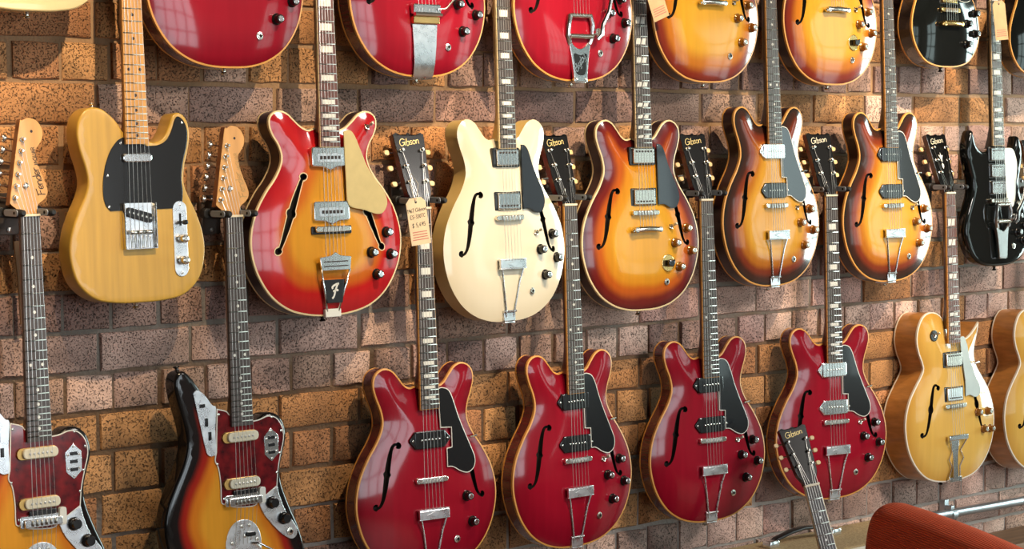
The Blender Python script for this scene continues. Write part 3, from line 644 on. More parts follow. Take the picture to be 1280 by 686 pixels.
def strings(root, N, yb, hs=None, posts=None, tail=None, tail_z=None, wb=0.052, zb=0.004, zt=None, to_tail_w=None):
    """six strings from the tailpiece over the bridge and nut to the tuners"""
    for k in range(6):
        u = k / 5 - 0.5; pts = []
        if tail is not None: pts.append((u * (to_tail_w or wb), tail, tail_z))
        pts += [(u * wb, yb, zb), (u * 0.035, N + 0.002, 0.003)]
        if hs is not None:
            order = [4, 2, 0, 1, 3, 5] if posts is G_POSTS else [0, 1, 2, 3, 4, 5]
            if posts is G_POSTS: order = [0, 2, 4, 5, 3, 1]
            px, py = posts[order[k]]; a = hs.rotation_euler.x; s = hs.scale.x
            y, z = py / 1000 * s, 0.004
            pts.append((px / 1000 * s, hs.location.y + y * math.cos(a) - z * math.sin(a), hs.location.z + y * math.sin(a) + z * math.cos(a)))
        MB().tube(pts, 0.00062 - 0.00005 * k, 4).build('string', 'steel', root)
def knob(root, B, x, y, style='witch', z=None):
    z = B.z(x, y) if z is None else z
    if style == 'witch':
        k = shared('knob_w', 'knob', 'black_plastic', root, lambda: MB().lathe([(0.0128, 0), (0.0128, 0.003), (0.0100, 0.006), (0.0094, 0.016), (0.0086, 0.0175)], n=18), (x, y, z))
        shared('cap_w', 'cap', 'chrome', k, lambda: MB().lathe([(0.0068, 0.0172), (0.0068, 0.0182), (0.0055, 0.0186)], n=16))
    elif style == 'gold':
        k = shared('knob_g', 'knob', 'amber_knob', root, lambda: MB().lathe([(0.0128, 0), (0.0128, 0.003), (0.0102, 0.005), (0.0098, 0.015), (0.009, 0.0165)], n=18), (x, y, z))
        shared('cap_g', 'cap', 'nickel', k, lambda: MB().lathe([(0.0062, 0.0162), (0.0062, 0.0172), (0.005, 0.0176)], n=16))
    elif style == 'metal':
        k = shared('knob_m', 'knob', 'nickel', root, lambda: MB().lathe([(0.0088, 0), (0.0092, 0.001), (0.0092, 0.014), (0.0082, 0.0165), (0.004, 0.018)], n=20), (x, y, z))
    elif style == 'jag':
        k = shared('knob_j', 'knob', 'black_plastic', root, lambda: MB().lathe([(0.0138, 0), (0.0138, 0.003), (0.0118, 0.005), (0.0108, 0.014), (0.0098, 0.0155), (0.0098, 0.0158)], n=18), (x, y, z))
def jack(root, B, x, y, z=None):
    z = B.z(x, y) if z is None else z
    j = shared('jack', 'jack', 'nickel', root, lambda: MB().lathe([(0.0085, -0.002), (0.0085, 0.0018), (0.0060, 0.0022), (0.0060, 0.0042), (0.0038, 0.0044), (0.0036, 0.0026)], n=14), (x, y, z))
    shared('jack_hole', 'socket', 'hole_shade', j, lambda: MB().lathe([(0.0036, 0.0026), (0.0036, 0.0030)], n=10))
def toggle(root, B, x, y, tip='aged_white', ang=25):
    z = B.z(x, y)
    t = shared('toggle', 'toggle_switch', 'nickel', root, lambda: MB().lathe([(0.0075, -0.002), (0.0075, 0.002), (0.005, 0.003), (0.0042, 0.006), (0.0015, 0.0062), (0.0015, 0.012)], n=12), (x, y, z), rot=(R(-ang), R(12), 0))
    shared('tip' + tip, 'tip', tip, t, lambda: MB().lathe([(0.0018, 0.010), (0.0036, 0.013), (0.0034, 0.021), (0.001, 0.0225)], n=10))
def strap_button(root, y=0.0, x=0.0, z=-0.04, ax=(0, -1, 0), m='nickel'):
    MB().lathe([(0.006, 0), (0.0042, 0.003), (0.0038, 0.007), (0.0075, 0.010), (0.0062, 0.0125)], (x, y, z), 12, 0, ax).build('strap_button', m, root)
def p90(root, B, y, m='black_plastic', top=-0.003):
    z = B.z(0, y) - 0.004
    pg = [(-43, -20), (43, -20), (45, -17), (58, -3), (58, 3), (45, 17), (43, 20), (-43, 20), (-45, 17), (-58, 3), (-58, -3), (-45, -17)]
    mb = MB(); mb.prism([(a / 1000, b / 1000 + y) for a, b in pg], z, z + 0.008, 0.0015); mb.rbox((0, y, (z + top) / 2), (0.088, 0.041, top - z), 0.006, 0.0022)
    o = mb.build('pickup', m, root); poles(o, y, top, 'nickel')
    mb = MB()
    for s in (-1, 1): mb.lathe([(0.0026, 0), (0.0026, 0.0012), (0.0012, 0.0016)], (s * 0.0505, y, z + 0.008), 8)
    mb.build('mounting_screws', 'nickel', o)
def poles(o, y, z, m, sp=0.0100, dy=0.0, r=0.0022):
    mb = MB()
    for k in range(6): mb.lathe([(r, 0), (r, 0.0008), (r * 0.6, 0.0012)], ((k - 2.5) * sp, y + dy, z), 8)
    mb.build('pole_pieces', m, o)
def humbucker(root, B, y, cover='chrome', ring='black_plastic', flip=1, top=-0.002):
    z = B.z(0, y) - 0.003
    o = MB().rbox((0, y, (z + top - 0.006) / 2), (0.090, 0.046, top - 0.006 - z), 0.004, 0.0012).build('pickup_ring', ring, root)
    c = MB().rbox((0, y, (top - 0.008 + top) / 2), (0.071, 0.039, 0.009), 0.004, 0.0022).build('pickup_cover', cover, o)
    poles(o, y, top + 0.0006, 'dot_dark', dy=0.011 * flip, r=0.0026)
def tunomatic(root, B, y, m='nickel', w=0.092, z=None):
    z0 = B.z(0, y) - 0.002; ang = R(-2)
    mb = MB(); mb.rbox((0, y, -0.003), (w, 0.013, 0.008), 0.006, 0.0016)
    for s in (-1, 1):
        mb.cyl((s * 0.037, y, z0), (s * 0.037, y, -0.004), 0.0028, 8); mb.lathe([(0.0078, 0), (0.0078, 0.0025)], (s * 0.037, y, -0.0105), 14)
    o = mb.build('bridge', m, root)
    mb = MB()
    for k in range(6):
        x = (k - 2.5) * 0.0104; mb.prism([(x - 0.004, y - 0.006), (x + 0.004, y - 0.006), (x + 0.002, y + 0.005), (x - 0.002, y + 0.005)], 0.0005, 0.0035, 0.001)
    mb.build('saddles', 'steel', o)
def stoptail(root, B, y, m='nickel'):
    z0 = B.z(0, y); mb = MB()
    pts = [(-0.050, y - 0.004, z0 + 0.010), (-0.044, y, z0 + 0.011), (0, y + 0.002, z0 + 0.012), (0.044, y, z0 + 0.011), (0.050, y - 0.004, z0 + 0.010)]
    mb.tube(pts, [0.004, 0.0075, 0.0078, 0.0075, 0.004], 10)
    for s in (-1, 1): mb.lathe([(0.005, -0.001), (0.0048, 0.014), (0.0072, 0.0145), (0.0072, 0.0175), (0.004, 0.018)], (s * 0.041, y, z0), 12)
    mb.build('tailpiece', m, root)
    return z0 + 0.012
def trapeze(root, B, y, m='chrome', emblem=True, ybase=0.0):
    zt = B.z(0, y) + 0.010; ze = B.ztop + 0.003
    mb = MB(); mb.rbox((0, y, zt), (0.086, 0.020, 0.006), 0.002, 0.0014); mb.box((0, y + 0.0105, zt - 0.003), (0.086, 0.004, 0.011), 0.001)
    mb.box((0, y - 0.0105, zt - 0.001), (0.088, 0.003, 0.007), 0.001)
    o = mb.build('tailpiece', m, root)
    if emblem: MB().prism([(-0.022, y), (0, y - 0.0062), (0.022, y), (0, y + 0.0062)], zt + 0.003, zt + 0.0042, 0.0006).build('diamond_emblem', 'chrome_worn', o)
    for s in (-1, 1):
        mb = MB(); mb.tube([(s * 0.037, y - 0.008, zt - 0.001), (s * 0.028, (y + 0.02) / 2 + 0.02, (zt + ze) / 2 + 0.004), (s * 0.0135, 0.024, ze + 0.006), (s * 0.012, 0.010, ze + 0.003)], 0.0021, 8); mb.build('rod', m, o)
    mb = MB(); mb.rbox((0, 0.012, ze + 0.001), (0.038, 0.022, 0.006), 0.002, 0.0012)
    mb.tube([(-0.021, 0.024, ze + 0.004), (0.021, 0.024, ze + 0.004)], 0.0035, 8)
    mb.box((0, -0.0022, ze - 0.020), (0.034, 0.004, 0.046), 0.001); mb.build('hinge_base', m, o)
    return zt + 0.003
def guard(root, pts, z, top='black_guard', edge='white_plastic', th=0.0022, n=5, raw=False, name='pickguard', edge_w=0.0011):
    out = ccw(mm(pts) if raw else spline(mm(pts), n)); out = [q[:2] for q in out]
    o = MB().prism(out, z - th, z - 0.0003).build(name, edge, root)
    MB().prism(inset(out, edge_w), z - th, z, 0.0004).build('top_ply', top, o)
    return o
G330 = [(26, 211, 1), (40, 213), (58, 206), (70, 185), (84, 145), (100, 108), (120, 66), (130, 40), (126, 18), (108, 7), (86, 12), (64, 24), (47, 26, 1), (47, 74, 1), (27, 76, 1)]
G335 = [(47, 174, 1), (60, 172), (72, 158), (84, 125), (100, 92), (116, 62), (122, 36), (112, 14), (92, 10), (68, 20), (47, 20, 1)]
def bracket(root, B, x, y, zg, m='nickel'):
    """slim rod holding the pickguard off the rim"""
    MB().tube([(x, y, zg), (x + 0.022, y + 0.002, zg - 0.003), (x + 0.030, y + 0.003, zg - 0.016)], 0.0022, 6).build('guard_bracket', m, root)

# ------------------------------------------------------------------ whole guitars
def place(x, y, z, yaw=0, lean=3, roll=0):
    return Matrix.Translation((x, y, z)) @ Matrix.Rotation(R(-yaw), 4, 'Z') @ Matrix.Rotation(R(-lean), 4, 'X') @ Matrix.Rotation(R(90), 4, 'X') @ Matrix.Rotation(R(roll), 4, 'Z')
def start(name, M, label, group=None):
    o = empty(name, M=M); tag(o, label, 'guitar', group); return o
GROUP = 'electric guitars hung in rows on the brick wall'
def es(M, label, model='330', top='cherry', side='cherry_side', pickups='two_black', tail='trapeze', knobs='witch', inlay='dot', bind='binding', neckm='cherry_neck',
       guard_top='black_guard', hw='nickel', varitone=False, logo='logo_gold', crown=False, name='semi_hollow_guitar', tilt=15, gd=True, group=GROUP, board='rosewood', tuner='keystone', back_bind=None, hs_scale=1.0):
    root = start(name, M, label, group); L = 0.629
    yb = 0.216 if model == '330' else 0.247; N = yb + L
    holes = [F_POLY, [(-x, y) for x, y in F_POLY][::-1]]
    B = Body('es', -0.022, 0.041, 0.014, 0, holes); B.build(root, top, side, bind, back_bind or bind)
    neck(root, N, L, 22, board, bind or 'binding_cream', neckm, inlay, heel=0.445)
    hs = headstock_gibson(root, N, neckm, logo, crown, tuner, tilt, hs_scale)
    zg = -0.0035
    if pickups == 'one_black': p90(root, B, yb + 0.094)
    elif pickups == 'two_black': p90(root, B, yb + 0.146); p90(root, B, yb + 0.041)
    elif pickups == 'chrome': p90(root, B, yb + 0.146, 'chrome'); p90(root, B, yb + 0.041, 'chrome')
    elif pickups == 'chrome_neck': p90(root, B, yb + 0.146, 'chrome'); p90(root, B, yb + 0.041)
    else: humbucker(root, B, yb + 0.144, 'nickel' if pickups == 'hum_nickel' else 'chrome'); humbucker(root, B, yb + 0.040, 'nickel' if pickups == 'hum_nickel' else 'chrome', flip=-1)
    tunomatic(root, B, yb, hw)
    ty, tz = None, 0
    if tail == 'trapeze': yt = 0.137; zt = trapeze(root, B, yt, 'chrome_worn' if hw == 'nickel' else hw); ty, tz = yt + 0.008, zt
    elif tail == 'stop': ty = yb - 0.043; tz = stoptail(root, B, ty, hw)
    elif tail == 'vibrola': ty, tz = vibrola(root, B)
    elif tail == 'bigsby': ty, tz = bigsby(root, B, 0.0, yb)
    strings(root, N, yb, hs, G_POSTS, ty, tz, to_tail_w=0.052)
    if gd:
        g = [(p[0], p[1] + yb * 1000) + tuple(p[2:]) for p in (G330 if model == '330' else G335)]
        if pickups == 'one_black': g = [p for p in g[:12]] + [(47, yb * 1000 + 26, 1), (47, yb * 1000 + 70, 1), (62, yb * 1000 + 72, 1), (62, yb * 1000 + 117, 1), (30, yb * 1000 + 119, 1)]
        guard(root, g, zg, guard_top, 'white_plastic' if model == '330' else 'black_guard', edge_w=0.0019); bracket(root, B, 0.118, yb + 0.09, zg - 0.002, hw)
    for x, y in ((0.150, 0.204), (0.104, 0.168), (0.166, 0.146), (0.120, 0.106)):
        if pickups == 'one_black' and (x, y) in ((0.150, 0.204), (0.166, 0.146)): continue
        knob(root, B, x, y, knobs)
    if pickups != 'one_black': toggle(root, B, 0.092, 0.209)
    if varitone:
        z = B.z(0.084, 0.117); o = MB().lathe([(0.022, -0.002), (0.022, 0.0014), (0.0205, 0.002)], (0.078, 0.117, z), 20).build('varitone_plate', 'gold_metal', root)
        MB().prism([(0.069, 0.124), (0.068, 0.110), (0.082, 0.107), (0.089, 0.114), (0.091, 0.126), (0.080, 0.124)], z + 0.001, z + 0.016, 0.002).build('selector_knob', 'black_plastic', o)
    jack(root, B, 0.074, 0.069); strap_button(root, 0.0, 0, -0.044)
    return root
F_POLY = f_hole(F_ES)
def vibrola(root, B):
    ze = B.ztop; mb = MB()
    prof = [(-0.004, ze - 0.030), (-0.0045, ze), (0.002, ze + 0.006), (0.03, ze + 0.013), (0.075, ze + 0.017), (0.118, ze + 0.018)]
    wid = [0.029, 0.029, 0.0295, 0.031, 0.034, 0.037]
    rs = []
    for (y, z), w_ in zip(prof, wid): rs.append([(-w_, y, z), (w_, y, z), (w_, y - 0.0008, z - 0.0022), (-w_, y - 0.0008, z - 0.0022)])
    mb.rings(rs); o = mb.build('vibrola_plate', 'chrome_worn', root)
    MB().rbox((0, 0.128, ze + 0.020), (0.078, 0.018, 0.012), 0.003, 0.002).build('spring_bar', 'gold_metal', o)
    mb = MB(); mb.rbox((0, 0.152, ze + 0.024), (0.082, 0.024, 0.012), 0.004, 0.003); mb.tube([(-0.04, 0.14, ze + 0.031), (0.04, 0.14, ze + 0.031)], 0.005, 8); mb.build('tail_block', 'chrome', o)
    mb = MB(); mb.tube([(0.03, 0.152, ze + 0.032), (0.05, 0.154, ze + 0.036), (0.085, 0.19, ze + 0.044), (0.10, 0.27, ze + 0.046)], 0.0028, 8); mb.build('tremolo_arm', 'chrome', o)
    return 0.146, ze + 0.030
def bigsby(root, B, y0, yb, s=1.0, badge=True, plate=True):
    ze = B.ztop + 0.004; o = None; zt = ze + 0.016
    pl = mm([(-22 * s, -3, 1), (22 * s, -3, 1), (24 * s, 20), (30 * s, 60), (36 * s, 88), (30 * s, 96), (18 * s, 84), (0, 78), (-18 * s, 84), (-30 * s, 96), (-36 * s, 88), (-30 * s, 60), (-24 * s, 20)])
    mb = MB(); mb.prism([(x, y + y0) for x, y in spline(pl, 4)], ze + 0.004, ze + 0.012, 0.002); mb.box((0, y0 - 0.003, ze - 0.010), (0.036, 0.004, 0.04), 0.001)
    o = mb.build('vibrato_frame', 'chrome', root)
    if badge:
        MB().prism([(x, y + y0) for x, y in spline(mm([(-13, 16), (13, 16), (19, 44), (21, 66), (0, 62), (-21, 66), (-19, 44)]), 4)], ze + 0.012, ze + 0.0128).build('badge_field', 'black_plastic', o)
        a = lettering('Bigsby', 0.0165, 0.0024, 0.25, 0.72).build('badge_lettering', 'chrome', o); a.location = (0, y0 + 0.038, ze + 0.0128); a.rotation_euler = (0, 0, R(48))
        mb = MB()
        for sx in (-1, 1): mb.lathe([(0.003, 0), (0.003, 0.0015), (0.0015, 0.002)], (sx * 0.016, y0 + 0.004, ze + 0.012), 8)
        mb.build('screws', 'nickel', o)
    for sx in (-1, 1):
        MB().tube([(sx * 0.033 * s, y0 + 0.090, ze + 0.010), (sx * 0.042 * s, y0 + 0.112, ze + 0.014), (sx * 0.040 * s, y0 + 0.138, ze + 0.017), (sx * 0.034 * s, y0 + 0.160, ze + 0.016)], 0.0058, 8).build('side_arm', 'chrome', o)
    MB().tube([(-0.040 * s, y0 + 0.108, zt + 0.001), (0.040 * s, y0 + 0.108, zt + 0.001)], 0.0062, 12).build('lower_bar', 'nickel', o)
    MB().tube([(-0.036 * s, y0 + 0.158, zt), (0.036 * s, y0 + 0.158, zt)], 0.0062, 12).build('string_bar', 'nickel', o)
    mb = MB(); mb.lathe([(0.010, 0), (0.011, 0.003), (0.010, 0.014)], (0.050 * s, y0 + 0.118, ze + 0.014), 14)
    pts = [(0.044 * s, y0 + 0.100, ze + 0.028), (0.056 * s, y0 + 0.112, ze + 0.031), (0.060 * s, y0 + 0.135, ze + 0.032), (0.082, y0 + 0.170, ze + 0.034), (0.092, y0 + 0.21, ze + 0.036), (0.090, y0 + 0.27, ze + 0.036)]
    mb.tube(pts, [0.005, 0.007, 0.0062, 0.0055, 0.005, 0.0042], 8); mb.build('vibrato_arm', 'chrome', o)
    return y0 + 0.158, zt + 0.006

def tele(M, label, top='butterscotch', side='butterscotch', name='solid_body_guitar', black_guard=True):
    root = start(name, M, label, GROUP); L = 0.648; yb = 0.145; N = yb + L
    B = Body('tele', -0.009, 0.045, 0, 0.004); B.build(root, top, side)
    neck(root, N, L, 21, 'maple', 'maple', 'maple_neck', 'dot', 'dot_dark', heel=0.345)
    hs = headstock_fender(root, N, 'maple_head', 'maple_head', model=False)
    g = [(-29, 212, 1), (-29, 350, 1), (-38, 340), (-58, 312), (-74, 275), (-80, 235), (-76, 205), (-66, 190, 1), (64, 188, 1), (108, 192, 1), (112, 225), (110, 255), (116, 290), (126, 322), (129, 350), (122, 372), (108, 383), (100, 378), (92, 360), (78, 338), (58, 324), (30, 322, 1), (30, 312, 1)]
    g = [(-66, 190, 1), (108, 192, 1), (112, 225), (110, 255), (116, 290), (126, 322), (129, 350), (122, 372), (108, 383), (99, 376), (90, 354), (76, 334), (56, 324), (29, 322, 1), (-29, 340, 1), (-44, 332), (-62, 310), (-76, 275), (-82, 235), (-78, 205)]
    guard(root, g, -0.0072, 'black_guard' if black_guard else 'white_plastic', 'black_guard' if black_guard else 'white_plastic', 0.0018)
    o = MB().rbox((0, 0.310 - 0.012, -0.004), (0.070, 0.019, 0.008), 0.008, 0.0025).build('neck_pickup', 'chrome', root)
    mb = MB(); mb.box((0, 0.158, -0.008), (0.077, 0.094, 0.002)); o = mb.build('bridge_plate', 'chrome_worn', root)
    mb = MB(); mb.box((-0.0378, 0.158, -0.003), (0.0018, 0.094, 0.012)); mb.box((0.0378, 0.158, -0.003), (0.0018, 0.094, 0.012)); mb.box((0, 0.1115, -0.003), (0.077, 0.0018, 0.012)); mb.build('bridge_lip', 'chrome', o)
    c, s = math.cos(R(-15)), math.sin(R(-15)); pk = MB().rbox((0, 0, 0), (0.074, 0.022, 0.007), 0.010, 0.0015)
    pk.xf(Matrix.Translation((0, 0.180, -0.0045)) @ Matrix.Rotation(R(-15), 4, 'Z') @ Matrix.Scale(0.92, 4)); p = pk.build('bridge_pickup', 'black_plastic', o)
    mb = MB()
    for k in range(6): mb.lathe([(0.0024, 0), (0.0024, 0.001)], ((k - 2.5) * 0.0105 * c, 0.180 + (k - 2.5) * 0.0105 * s, -0.0013), 8)
    mb.build('pole_pieces', 'nickel', p)
    for k in range(3): MB().tube([((k - 1) * 0.0185 - 0.0088, yb, -0.001), ((k - 1) * 0.0185 + 0.0088, yb, -0.001)], 0.0042, 8).build('saddle', 'brass' if k == 9 else 'nickel', o)
    mb = MB()
    for k in range(6): mb.cyl(((k - 2.5) * 0.0092, 0.112, -0.002), ((k - 2.5) * 0.0092, yb, -0.002), 0.0011, 6)
    mb.build('saddle_screws', 'steel', o)
    strings(root, N, yb, hs, F_POSTS, 0.124, -0.004, wb=0.054, zb=0.0035)
    cp = MB().rbox((0.102, 0.128, -0.0082), (0.034, 0.158, 0.0022), 0.0165, 0.0007, n=6).build('control_plate', 'chrome_worn', root)
    for y in (0.128, 0.083): knob(root, B, 0.103, y, 'metal', -0.007)
    mb = MB(); mb.box((0.102, 0.168, -0.0065), (0.004, 0.026, 0.0015)); mb.box((0.102, 0.162, 0.000), (0.0035, 0.006, 0.014)); mb.lathe([(0.004, 0), (0.0055, 0.004), (0.005, 0.011), (0.002, 0.012)], (0.102, 0.162, 0.004), 10)
    mb.build('selector_switch', 'black_plastic', cp)
    mb = MB()
    for y in (0.199, 0.057): mb.lathe([(0.003, 0), (0.003, 0.0012), (0.001, 0.0016)], (0.102, y, -0.0072), 8)
    mb.build('plate_screws', 'nickel', cp)
    mb = MB()
    for x, y in ((-70, 198), (-70, 262), (102, 200), (116, 370), (-36, 328), (36, 200)): mb.lathe([(0.0028, 0), (0.0028, 0.0008), (0.001, 0.0012)], (x / 1000, y / 1000, -0.0072), 8)
    mb.build('guard_screws', 'nickel', root)
    strap_button(root, 0, 0, -0.032); strap_button(root, 0.399, -0.085, -0.032, (-0.1, 1, 0))
    return root
def jaguar(M, label, name='offset_body_guitar', logo='logo_dark'):
    root = start(name, M, label, GROUP); L = 0.610; yb = 0.245; N = yb + L; q = lambda pts: [(p[0], p[1] + 245) + tuple(p[2:]) for p in pts]
    B = Body('jag', -0.010, 0.042, 0, 0.007); B.build(root, 'three_tone', 'black_lacquer')
    neck(root, N, L, 22, 'rosewood', 'rosewood', 'maple_neck', 'dot', heel=0.425, over=0.01)
    hs = headstock_fender(root, N, 'maple_head', 'maple_neck', logo)
    guard(root, q([(-60, 203, 1), (-36, 196), (-28, 188, 1), (29, 168, 1), (50, 170), (74, 176), (96, 170), (112, 150), (115, 124), (106, 92), (97, 58), (92, 20, 1), (40, -9, 1), (26, -17), (-20, -14), (-52, -4), (-58, 6), (-58, 40), (-62, 74), (-70, 92), (-66, 110, 1)]), -0.0078, 'tort', 'white_plastic', 0.0022, edge_w=0.0022)
    def plate(name, pts, z=-0.0074):
        return MB().prism([p[:2] for p in spline(mm(q(pts)), 5)], z - 0.0018, z, 0.0004).build(name, 'chrome_worn', root)
    p1 = plate('upper_control_plate', [(-108, 246), (-118, 240), (-116, 226), (-104, 170), (-92, 116), (-84, 104), (-73, 103), (-66, 110), (-66, 160), (-62, 204), (-72, 212), (-92, 236)])
    for y in (212, 176, 146): MB().box((-0.0885 + (y - 176) * -0.00025, 0.245 + y / 1000, -0.0066), (0.013 if y == 212 else 0.007, 0.008 if y == 212 else 0.018, 0.003), 0.0008).build('roller_knob', 'black_plastic', p1)
    p2 = plate('control_plate', [(40, -8, 1), (92, 20, 1), (97, -2), (112, -38), (136, -70), (141, -88), (132, -99), (117, -97), (88, -76), (54, -38)])
    for x, y in ((0.074, 0.231), (0.104, 0.193)): knob(root, B, x, y, 'jag', -0.0074)
    jack(root, B, 0.121, 0.162, -0.0074)
    p3 = MB().prism(mm(q([(79, 148), (98, 132), (98, 92), (79, 76), (61, 92), (61, 132)])), -0.0085, -0.0062, 0.0005).build('switch_plate', 'chrome', root)
    for y in (128, 112, 96):
        MB().box((0.0795, 0.245 + y / 1000, -0.005), (0.016, 0.007, 0.0022), 0.0004).build('slide_switch', 'black_plastic', p3)
    mb = MB()
    for x, y in ((79, 142), (92, 126), (66, 126), (92, 98), (66, 98), (79, 82)): mb.lathe([(0.0026, 0), (0.0026, 0.001), (0.001, 0.0014)], (x / 1000, 0.245 + y / 1000, -0.0062), 8)
    mb.build('screws', 'nickel', p3)
    for y in (138, 38):
        cl = MB().rbox((-0.004, yb + y / 1000, -0.0065), (0.093, 0.024, 0.006), 0.011, 0.001).build('pickup_claw', 'brass', root)
        pk = MB().rbox((0.001, yb + y / 1000, -0.0035), (0.080, 0.021, 0.011), 0.009, 0.002).build('pickup_cover', 'aged_white', cl)
        poles(cl, yb + y / 1000, 0.002, 'steel', 0.0098, r=0.0025)
    mb = MB(); mb.rbox((0, yb + 0.002, -0.0055), (0.100, 0.024, 0.004), 0.004, 0.001); mb.rbox((0, yb - 0.001, -0.001), (0.086, 0.017, 0.009), 0.003, 0.0015)
    br = mb.build('bridge', 'chrome', root)
    mb = MB()
    for k in range(6): mb.tube([((k - 2.5) * 0.0105, yb - 0.006, 0.0036), ((k - 2.5) * 0.0105, yb + 0.005, 0.0036)], 0.003, 7)
    mb.build('saddles', 'steel', br)
    MB().rbox((0.002, yb + 0.0185, -0.004), (0.062, 0.010, 0.006), 0.002, 0.001).build('string_mute', 'black_plastic', br)
    MB().rbox((0.046, yb + 0.006, -0.003), (0.016, 0.036, 0.008), 0.005, 0.001).build('mute_bracket', 'white_plastic', br)
    pl = spline(mm(q([(-4, -42), (20, -48), (38, -68), (44, -98), (40, -140), (28, -190), (10, -215), (-8, -217), (-26, -205), (-40, -160), (-50, -105), (-44, -70), (-28, -49)])), 4)
    tr = MB().prism(pl, -0.0105, -0.0082, 0.0006).build('tremolo_plate', 'chrome_worn', root)
    mb = MB()
    for x, y in ((-8, -56), (12, -56), (-34, -90), (32, -88), (0, -78), (-4, -112)): mb.lathe([(0.004, 0), (0.004, 0.0018), (0.002, 0.0024)], (x / 1000, 0.245 + y / 1000, -0.0082), 8)
    mb.build('screws', 'nickel', tr)
    MB().rbox((0.014, 0.170, -0.005), (0.024, 0.010, 0.007), 0.004, 0.001).build('tremolo_lock', 'black_plastic', tr)
    MB().tube([(0.018, 0.150, -0.006), (0.026, 0.15, 0.006), (0.060, 0.13, 0.014), (0.085, 0.06, 0.020)], 0.0026, 8).build('tremolo_arm', 'chrome', tr)
    strings(root, N, yb, hs, F_POSTS, 0.150, -0.007, wb=0.053, zb=0.0065)
    mb = MB()
    for x, y in ((-56, 190), (-64, 84), (-50, 8), (84, 172), (108, 140), (102, 92), (92, 50), (30, -10)): mb.lathe([(0.0028, 0), (0.0028, 0.0008), (0.001, 0.0012)], (x / 1000, 0.245 + y / 1000, -0.0078), 8)
    mb.build('guard_screws', 'nickel', root)
    strap_button(root, 0.533, -0.142, -0.03, (-0.2, 1, 0), 'black_plastic')
    return root
def coronado(M, label):
    root = start('hollow_body_guitar', M, label, GROUP); L = 0.648; yb = 0.192; N = yb + L
    h = f_hole(F_COR, 0.0085, 0.0066); B = Body('cor', -0.022, 0.042, 0.012, 0, [h, [(-x, y) for x, y in h][::-1]])
    B.build(root, 'red_burst', 'burst_side', 'binding_cream', 'binding_cream', 'binding_cream')
    neck(root, N, L, 21, 'rosewood_red', 'binding_cream', 'maple_neck', 'bound_block', heel=0.42)
    hs = headstock_fender(root, N, 'maple_head', 'maple_neck', model=False)
    guard(root, [(40, 408, 1), (58, 410), (72, 396), (88, 362), (106, 326), (134, 290), (152, 268), (158, 246), (146, 226), (126, 222), (90, 232), (52, 240), (42, 256, 1)], -0.0015, 'gold_guard', 'gold_guard')
    for y in (0.350, 0.230):
        z = B.z(0, y)
        o = MB().prism([(a / 1000, b / 1000 + y) for a, b in ((-48, -19), (-20, -21), (0, -29), (20, -21), (48, -19), (50, -15), (50, 20), (46, 24), (-46, 24), (-50, 20), (-50, -15))], z - 0.003, -0.003, 0.0025).build('pickup', 'chrome', root)
        w_ = MB().rbox((0, y, -0.0026), (0.068, 0.020, 0.0014), 0.002, 0.0004).build('pole_window', 'chrome_worn', o)
        mb = MB()
        for k in range(6): mb.box(((k - 2.5) * 0.0102, y, -0.0012), (0.0056, 0.0075, 0.0018), 0.0005)
        mb.build('pole_pieces', 'dot_dark', o)
    tunomatic(root, B, yb, 'nickel', 0.098); MB().rbox((0, yb - 0.002, -0.0105), (0.112, 0.018, 0.008), 0.003, 0.001).build('bridge_base', 'black_plastic', root)
    zt = B.z(0, 0.12) + 0.012; ze = B.ztop + 0.004
    mb = MB(); mb.prism(mm([(-44, 130), (-40, 101), (40, 101), (44, 130), (14, 133), (0, 141), (-14, 133)]), zt - 0.002, zt + 0.002, 0.0008)
    o = mb.build('tailpiece', 'chrome', root)
    for y in (0.120, 0.110): MB().box((0, y, zt + 0.002), (0.068, 0.0026, 0.0008)).build('slot', 'dot_dark', o)
    for s in (-1, 1): MB().tube([(s * 0.040, 0.103, zt), (s * 0.016, 0.010, ze + 0.004)], 0.0026, 8).build('rod', 'chrome', o)
    bl = MB().prism(mm([(-32, 80), (32, 80), (23, 28), (-20, 28)]), ze + 0.008, ze + 0.012, 0.001).build('badge_plate', 'black_plastic', o)
    a = MB(); f = [[(16, 76), (5, 74), (-6, 68), (-5, 63)], [(12, 76), (5, 62), (-2, 44), (-8, 38)], [(-4, 56), (8, 60), (12, 57)]]
    for l in f:
        p = np.array(spline(mm(l), 5, False)) * [0.85, 0.85] + [0, 0.006]; t = np.gradient(p, axis=0); t /= np.linalg.norm(t, axis=1, keepdims=True); n = np.c_[-t[:, 1], t[:, 0]] * 0.0022
        a.rings([[(c[0], c[1], z) for c in np.r_[p + n, (p - n)[::-1]]] for z in (ze + 0.012, ze + 0.0126)])
    a.build('letter_f', 'white_plastic', bl)
    MB().rbox((0, 0.006, ze + 0.002), (0.044, 0.018, 0.008), 0.002, 0.001).build('hinge_base', 'white_plastic', o)
    strings(root, N, yb, hs, F_POSTS, 0.120, zt + 0.002, wb=0.053, zb=0.004)
    for x, y in ((0.160, 0.180), (0.112, 0.136), (0.172, 0.130), (0.128, 0.086)): knob(root, B, x, y, 'witch')
    toggle(root, B, 0.118, 0.418, 'aged_white'); strap_button(root, 0, -0.01, -0.04, m='black_plastic')
    return root
